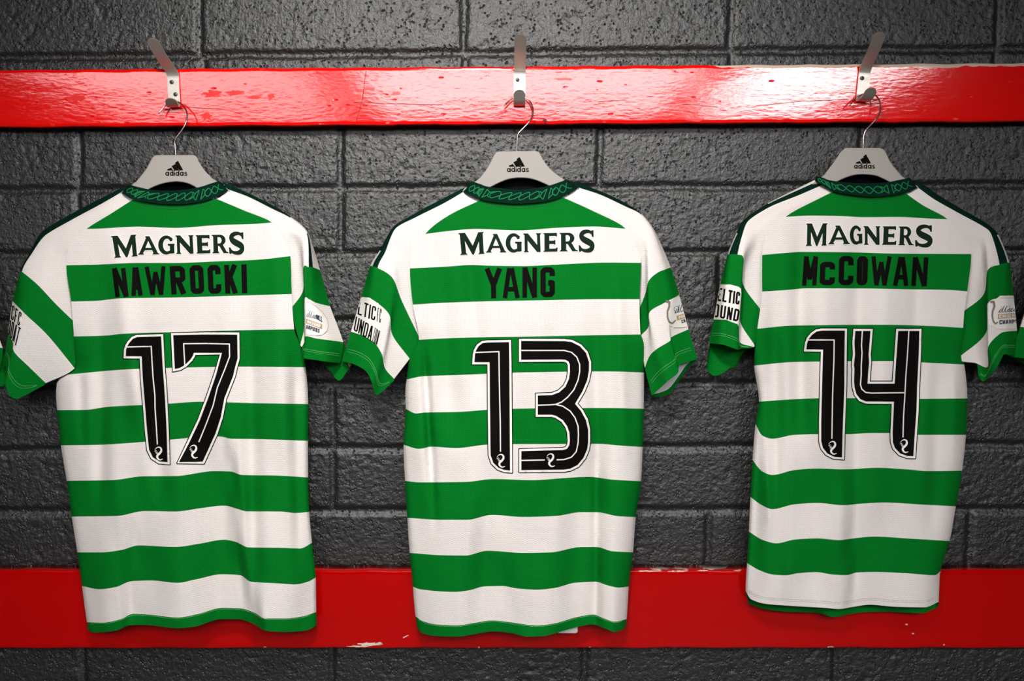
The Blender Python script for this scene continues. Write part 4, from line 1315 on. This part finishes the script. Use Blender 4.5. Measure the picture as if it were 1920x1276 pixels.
def badge(j, sf, T):
    if j == 0:
        zz = Zm(540, 480, 5.314)
        oval = zz([(178, 470), (230, 470), (285, 505), (345, 560), (390, 625), (405, 690), (390, 745), (340, 785), (280, 790), (180, 782)])
        bar = zz([(180, 622), (340, 680), (340, 728), (180, 668)])
        s1 = zz([(180, 530), (275, 560), (275, 625), (180, 605)])
        s2 = zz([(278, 580), (342, 602), (342, 658), (278, 622)])
        bt = zz([(192, 636), (325, 682), (325, 716), (192, 664)])
        ch = zz([(182, 682), (318, 725), (312, 765), (180, 720)])
        sc = script(s1, 0.7, 5); L2 = word('HILL', s2, 1.8, 0.15, {'I': 0.3}); L3 = word('MIERSHIP', bt, 1.1, 0.25, {'I': 0.3}); L4 = word('AMPIONS', ch, 1.6, 0.2, {'I': 0.3})
        tail = []
    elif j == 1:
        zz = Zm(1200, 480, 4.558)
        oval = zz([(235, 385), (290, 355), (335, 335), (360, 380), (395, 480), (413, 600), (360, 610), (290, 610), (250, 590)])
        bar = zz([(312, 510), (385, 488), (395, 525), (318, 550)])
        s1 = zz([(290, 425), (375, 410), (382, 470), (295, 490)])
        bt = zz([(330, 512), (384, 498), (390, 518), (334, 538)])
        ch = zz([(352, 545), (400, 530), (405, 555), (358, 575)])
        sc = script(s1, 0.8, 4) + seg_polys(zz([(300, 430), (290, 455), (305, 485), (330, 475), (335, 435), (310, 425)]), 0.8); L2 = []; L3 = word('PRE', bt, 1.1, 0.25); L4 = word('CHA', ch, 1.5, 0.2)
        tail = zz([(228, 385), (250, 390), (250, 430), (235, 470), (235, 520), (250, 560), (275, 575), (303, 548)])
    else:
        zz = Zm(1780, 460, 4.729)
        oval = zz([(335, 515), (400, 485), (450, 445), (570, 445), (600, 750), (500, 750), (430, 735), (345, 700)])
        bar = zz([(430, 607), (585, 600), (588, 637), (430, 652)])
        s1 = zz([(430, 540), (580, 530), (583, 585), (432, 598)])
        bt = zz([(440, 614), (582, 608), (584, 634), (440, 644)])
        ch = zz([(443, 660), (590, 655), (595, 688), (445, 700)])
        sc = script(s1, 1.0, 6); L2 = []; L3 = word('EMIER', bt, 1.2, 0.25, {'I': 0.3}); L4 = word('CHAMPI', ch, 2.0, 0.2, {'I': 0.3})
        tail = zz([(372, 500), (395, 500), (400, 540), (385, 580), (380, 620), (390, 670), (410, 695), (428, 680)])
    ring = seg_polys(oval[1:-1] if j != 2 else zz([(455, 465), (570, 465)]), 0.8)
    if j == 2: ring += seg_polys(zz([(440, 740), (595, 740)]), 0.7)
    layers = [(M_WPRINT, [np.array(oval)]), (M_GOLD, ring + [np.array(bar)]), (M_NAVY, sc + L2 + L4)]
    layers.append((M_WPRINT, L3))
    if len(tail):
        layers.append((M_TAUPE, seg_polys(tail, 4.2, True, 2.2)))
    print_layers('league_badge', sf, layers, T, 2.5, 0.001, 0.00025, label='white oval badge with gold band')


J_LABEL = ['green and white hooped jersey numbered 17, left of the three hanging jerseys',
           'green and white hooped jersey numbered 13, hanging in the middle',
           'green and white hooped jersey numbered 14, right of the three hanging jerseys']
JER = []
for j in range(3):
    T, nl = build_jersey(j, J_LABEL[j])
    JER.append(T)

# white care label peeping out under the middle jersey's hem
bm = bmesh.new()
pts = [(1047, 1174, 0.052), (1083, 1166, 0.052), (1083, 1184, 0.053), (1079, 1186.5, 0.053), (1047, 1186, 0.053)]
vs = [bm.verts.new(at(*p)) for p in pts] + [bm.verts.new(at(p[0], p[1], p[2] - 0.0006)) for p in pts]
n = len(pts)
bm.faces.new(vs[:n]); bm.faces.new(vs[n:][::-1])
for i in range(n): bm.faces.new((vs[i], vs[(i + 1) % n], vs[n + (i + 1) % n], vs[n + i]))
from_bm('care_label', bm, M_WPRINT, JER[1])['label'] = 'white care label'

# neighbours of which only a sleeve reaches into view
def neighbour(src, dx, dz, label):
    t = src.copy(); COL.objects.link(t)
    t.location = src.location + Vector((dx, 0, dz))
    t['label'] = label
    for c in [o for o in src.children if o.name.split('.')[0] in ('back_panel', 'front_panel', 'sleeve', 'collar', 'neck_shade_sheet')]:
        q = c.copy(); COL.objects.link(q); q.parent = t
    return t


sc_ = 1 / 1115.0
neighbour(JER[1], 1266 * sc_, 0.008, 'hooped jersey cut off by the right picture edge, only a green cuff showing')
neighbour(JER[0], -645 * sc_, -0.010, 'hooped jersey cut off by the left picture edge, only a dark green cuff showing')


# ------------------------------------------------------------------ tubes
def tube(bm, pts, r, seg=10):
    pts = np.asarray(pts, float)
    n = len(pts)
    rings = []
    prev = None
    for i in range(n):
        t = pts[min(i + 1, n - 1)] - pts[max(i - 1, 0)]
        t /= np.linalg.norm(t)
        a = np.array([0, 1.0, 0]) if prev is None else prev
        a = a - t * np.dot(a, t)
        a /= np.linalg.norm(a)
        prev = a
        b = np.cross(t, a)
        rings.append([bm.verts.new(pts[i] + r * (math.cos(q) * a + math.sin(q) * b)) for q in np.linspace(0, 2 * math.pi, seg + 1)[:-1]])
    for u, v in zip(rings[:-1], rings[1:]):
        for k in range(seg):
            bm.faces.new((u[k], u[(k + 1) % seg], v[(k + 1) % seg], v[k]))
    bm.faces.new(rings[0][::-1]); bm.faces.new(rings[-1])


# ------------------------------------------------------------------ hangers
ZH = [Zm(200, 40, 3.546), Zm(860, 40, 3.546), Zm(1520, 40, 3.546)]
H_OUT = [
    [(318, 894), (335, 890), (362, 889.5), (548, 889), (575, 889), (598, 902), (620, 945), (655, 995), (700, 1040), (745, 1072), (900, 1150), (1080, 1235), (1085, 1262), (1050, 1268), (880, 1215), (720, 1160), (620, 1118), (560, 1085), (510, 1070), (455, 1066), (390, 1074), (330, 1092), (283, 1114), (220, 1150), (60, 1205), (-140, 1275), (-180, 1272), (-178, 1245), (0, 1160), (170, 1085), (225, 1030), (270, 970), (298, 915)],
    [(248, 872), (265, 866), (292, 864.5), (483, 862.5), (510, 862), (535, 872), (560, 915), (595, 965), (645, 1012), (700, 1050), (870, 1130), (1050, 1215), (1055, 1242), (1020, 1248), (850, 1190), (690, 1130), (600, 1092), (540, 1065), (480, 1046), (410, 1040), (340, 1047), (275, 1070), (215, 1100), (150, 1130), (0, 1190), (-200, 1260), (-240, 1255), (-238, 1228), (-60, 1140), (110, 1065), (165, 1010), (205, 950), (230, 900)],
    [(215, 855), (235, 842), (262, 841), (433, 841), (460, 842), (492, 858), (515, 905), (545, 955), (590, 1010), (630, 1045), (800, 1120), (960, 1195), (965, 1220), (930, 1226), (770, 1170), (620, 1115), (530, 1070), (480, 1045), (430, 1025), (350, 1017), (285, 1023), (225, 1042), (175, 1065), (110, 1090), (-40, 1150), (-220, 1220), (-255, 1216), (-252, 1190), (-90, 1110), (65, 1040), (120, 980), (165, 920), (195, 875)],
]
WIRE = [
    [(345, 612, 48), (367, 583, 45), (392, 556, 43), (425, 538, 43), (462, 533, 43), (500, 553, 45), (530, 595, 52), (536, 640, 56), (520, 690, 60), (490, 738, 61), (461, 775, 62), (453, 805, 62), (456, 840, 62), (460, 900, 62)],
    [(303, 560, 48), (333, 532, 45), (362, 510, 43), (405, 496, 43), (445, 506, 43), (476, 535, 45), (494, 580, 52), (490, 625, 56), (465, 672, 60), (425, 715, 61), (397, 745, 62), (390, 780, 62), (388, 820, 62), (387, 880, 62)],
    [(260, 558, 48), (285, 528, 45), (313, 503, 43), (355, 482, 43), (400, 478, 43), (435, 496, 45), (459, 535, 52), (463, 585, 56), (445, 635, 60), (405, 682, 61), (368, 722, 62), (354, 755, 62), (350, 790, 62), (348, 860, 62)],
]
LOGO_C = [(462, 975), (393, 950), (357, 930)]


def logo_shapes(j):
    z = ZH[j]
    cx, cy = LOGO_C[j]
    dx, dy = cx - 462, cy - 975
    k = 1.0 if j < 2 else 0.95
    S = lambda pts: np.array(z([(cx + (x - 462) * k, cy + (y - 975) * k) for x, y in pts]))
    out = [S([(403, 983), (430, 972), (442, 991), (403, 991)]), S([(432, 962), (460, 946), (482, 991), (450, 991)]), S([(454, 940), (474, 926), (509, 989), (484, 991)])]
    w_ = 7.0 / 3.546 * k
    x = 391.0
    base = 1024.0
    for ch in 'adidas':
        if ch in 'ad':
            c = arcp(x + 11, base - 11, 9, 10, 0, 360, 15)
            out += seg_polys(S(c), w_)
            out += seg_polys(S([(x + 21, base + 2), (x + 21, base - (24 if ch == 'a' else 34))]), w_)
            x += 29
        elif ch == 'i':
            out += seg_polys(S([(x + 2, base + 2), (x + 2, base - 22)]), w_)
            out += seg_polys(S([(x + 2, base - 27), (x + 2, base - 34)]), w_)
            x += 9.5
        else:
            out += seg_polys(S([(x + 17, base - 19), (x + 10, base - 22), (x + 3, base - 18), (x + 4, base - 13), (x + 15, base - 9), (x + 17, base - 3), (x + 10, base + 0), (x + 1, base - 3)]), w_ * 0.85)
            x += 22
    return out


for j in range(3):
    z = ZH[j]
    ho = [(x, y + 46 * float(smooth(330, 520, abs(x - LOGO_C[j][0])))) for x, y in H_OUT[j]]
    zh = z(ho)
    out = crom(zh[-2:] + zh + zh[:3], 3)[6:6 + 3 * len(zh)]
    c = at(*z([LOGO_C[j]])[0], 0.06)
    T = thing('clothes_hanger', c, ['grey plastic hanger holding the jersey numbered 17', 'grey plastic hanger holding the jersey numbered 13', 'grey plastic hanger holding the jersey numbered 14'][j],
              'hanger', 'grey hangers on the hooks')
    d1, d0 = 0.0665, 0.0565
    P, Tr = tessellate([out], 14.0)
    ins = mitre(out, -1.3)
    # body: faces front and back with softened rim
    bm = bmesh.new()
    n = len(out)
    rings = []
    for L, d in ((ins, d1), (out, d1 - 0.0012), (out, d0 + 0.0012), (ins, d0)):
        rings.append([bm.verts.new(at(p[0], p[1], d)) for p in L])
    for a, b in zip(rings[:-1], rings[1:]):
        for i in range(n): bm.faces.new((a[i], a[(i + 1) % n], b[(i + 1) % n], b[i]))
    f1 = bm.faces.new(rings[0]); f2 = bm.faces.new(rings[-1][::-1])
    bmesh.ops.triangulate(bm, faces=[f1, f2])
    hb = from_bm('hanger_body', bm, M_HANGER, T)
    w = np.array(WIRE[j], float)
    xy = np.array(z(w[:, :2]))
    pw = crom(np.array([at(x, y, d / 1000) for (x, y), d in zip(xy, w[:, 2])]), 5)
    bm = bmesh.new(); tube(bm, pw, 0.00135, 10)
    from_bm('hanger_hook', bm, M_WIRE, T, True)['label'] = 'steel wire hook'
    print_layers('logo', Surf([hb]), [(M_BLACK, logo_shapes(j))], T, 6.0, 0.0003, label='black three-stripe mark and lower case lettering')


# ------------------------------------------------------------------ coat hooks
def strip_sweep(bm, centre, halfw, normals, th, round_end=(True, True)):
    """bent steel strip: centre line points, half widths, side axis, thickness"""
    n = len(centre)
    rows = []
    for i in range(n):
        t = centre[min(i + 1, n - 1)] - centre[max(i - 1, 0)]
        t /= np.linalg.norm(t)
        sd = normals[i] - t * np.dot(normals[i], t)
        sd /= np.linalg.norm(sd)
        nn = np.cross(t, sd)
        w = halfw[i]
        rows.append([bm.verts.new(centre[i] + sd * (s_ * w) + nn * (q * th / 2)) for s_, q in ((-1, 1), (-.9, 1.0), (.9, 1.0), (1, 1), (1, -1), (-1, -1))])
    for a, b in zip(rows[:-1], rows[1:]):
        for k in range(6): bm.faces.new((a[k], a[(k + 1) % 6], b[(k + 1) % 6], b[k]))
    bm.faces.new(rows[0][::-1]); bm.faces.new(rows[-1])


# per hook: tip, bend at plate top, plate bottom, lip (picture units, mm from wall)
HK = [
    dict(tip=(283, 72, 92), top=(324, 140, 33.5), bot=(327, 190, 33.5), lip=(319, 184, 62), screws=[(321.8, 153.6), (328.8, 176.8)]),
    dict(tip=(976, 64, 92), top=(974.5, 136, 33.5), bot=(974, 188, 33.5), lip=(974, 168.5, 64), screws=[(970.5, 149.5)]),
    dict(tip=(1652, 60, 92), top=(1621.5, 134, 33.5), bot=(1616.5, 180, 33.5), lip=(1637, 165, 64), screws=[(1616.7, 146.3)]),
]
HK_LABEL = ['steel coat hook tilted left, above the jersey numbered 17', 'upright steel coat hook above the jersey numbered 13', 'steel coat hook leaning right, above the jersey numbered 14']
for j, h in enumerate(HK):
    pt = lambda q: at(q[0], q[1], q[2] / 1000)
    tip, top, bot, lip = [pt(h[k]) for k in ('tip', 'top', 'bot', 'lip')]
    T = thing('coat_hook', bot, HK_LABEL[j], 'hook', 'coat hooks screwed to the red rail')
    ax = top - bot; ax /= np.linalg.norm(ax)
    drop = bot - ax * 0.009
    out_ = np.array([0, -1.0, 0])
    low = drop * 0.58 + lip * 0.42 + np.array([0, -0.002, -0.004])
    ctrl = [tip, tip * 0.62 + top * 0.38 + np.array([0, 0.004, -0.003]), tip * 0.22 + top * 0.78 + np.array([0, 0.0035, 0]), top, top * 0.5 + bot * 0.5, bot, drop + out_ * 0.004,
            low, lip]
    C = crom(np.array(ctrl), 7)
    n = len(C)
    side = np.array([ax[2], 0, -ax[0]]); side /= np.linalg.norm(side)
    hw = np.full(n, 0.0098)
    arc = np.concatenate([[0], np.cumsum(np.linalg.norm(np.diff(C, axis=0), axis=1))])
    # insert fine samples at the rounded ends
    def round_ends(C, arc):
        L = arc[-1]
        q = np.unique(np.concatenate([0.0098 * (1 - np.cos(np.linspace(0, math.pi / 2, 9))), arc[(arc > 0.0098) & (arc < L - 0.0098)], L - 0.0098 * (1 - np.cos(np.linspace(0, math.pi / 2, 9)))]))
        P = np.stack([np.interp(q, arc, C[:, k]) for k in range(3)], -1)
        w = np.full(len(q), 0.0098)
        for i, s_ in enumerate(q):
            e = min(s_, L - s_)
            if e < 0.0098: w[i] = max(0.0008, math.sqrt(max(0, 0.0098 ** 2 - (0.0098 - e) ** 2)))
        return P, w
    C2, w2 = round_ends(C, arc)
    sides = [side] * len(C2)
    bm = bmesh.new()
    strip_sweep(bm, C2, w2, np.array(sides), 0.0018)
    so = from_bm('hook_strip', bm, M_STEEL, T, False)
    so['label'] = 'bent satin steel strip'
    for x, y in h['screws']:
        c = at(x, y, 0.0349)
        bm = bmesh.new()
        pr = [(0.0035, 0.0), (0.0033, 0.0006), (0.0026, 0.0011), (0.001, 0.0014)]
        rings = []
        for r, d in pr:
            rings.append([bm.verts.new((c[0] + r * math.cos(a), c[1] - d, c[2] + r * math.sin(a))) for a in np.linspace(0, 2 * math.pi, 17)[:-1]])
        for a, b in zip(rings[:-1], rings[1:]):
            for i in range(16): bm.faces.new((a[i], a[(i + 1) % 16], b[(i + 1) % 16], b[i]))
        bm.faces.new(rings[-1]); bm.faces.new(rings[0][::-1])
        sw = from_bm('screw', bm, M_SCREW, T, True)
        bm = bmesh.new()
        for ang in (0.5, 0.5 + math.pi / 2):
            a = np.array([math.cos(ang), 0, math.sin(ang)]); b = np.array([-a[2], 0, a[0]])
            cc = c + np.array([0, -0.0014, 0])
            v = [bm.verts.new(cc + a * p * 0.0018 + b * q * 0.0004 + np.array([0, r, 0])) for r in (-0.0002, 0.0004) for p, q in ((-1, -1), (1, -1), (1, 1), (-1, 1))]
            bm.faces.new(v[:4]); bm.faces.new(v[4:][::-1])
            for i in range(4): bm.faces.new((v[i], v[(i + 1) % 4], v[4 + (i + 1) % 4], v[4 + i]))
        from_bm('screw_slot', bm, M_SCREWD, sw)
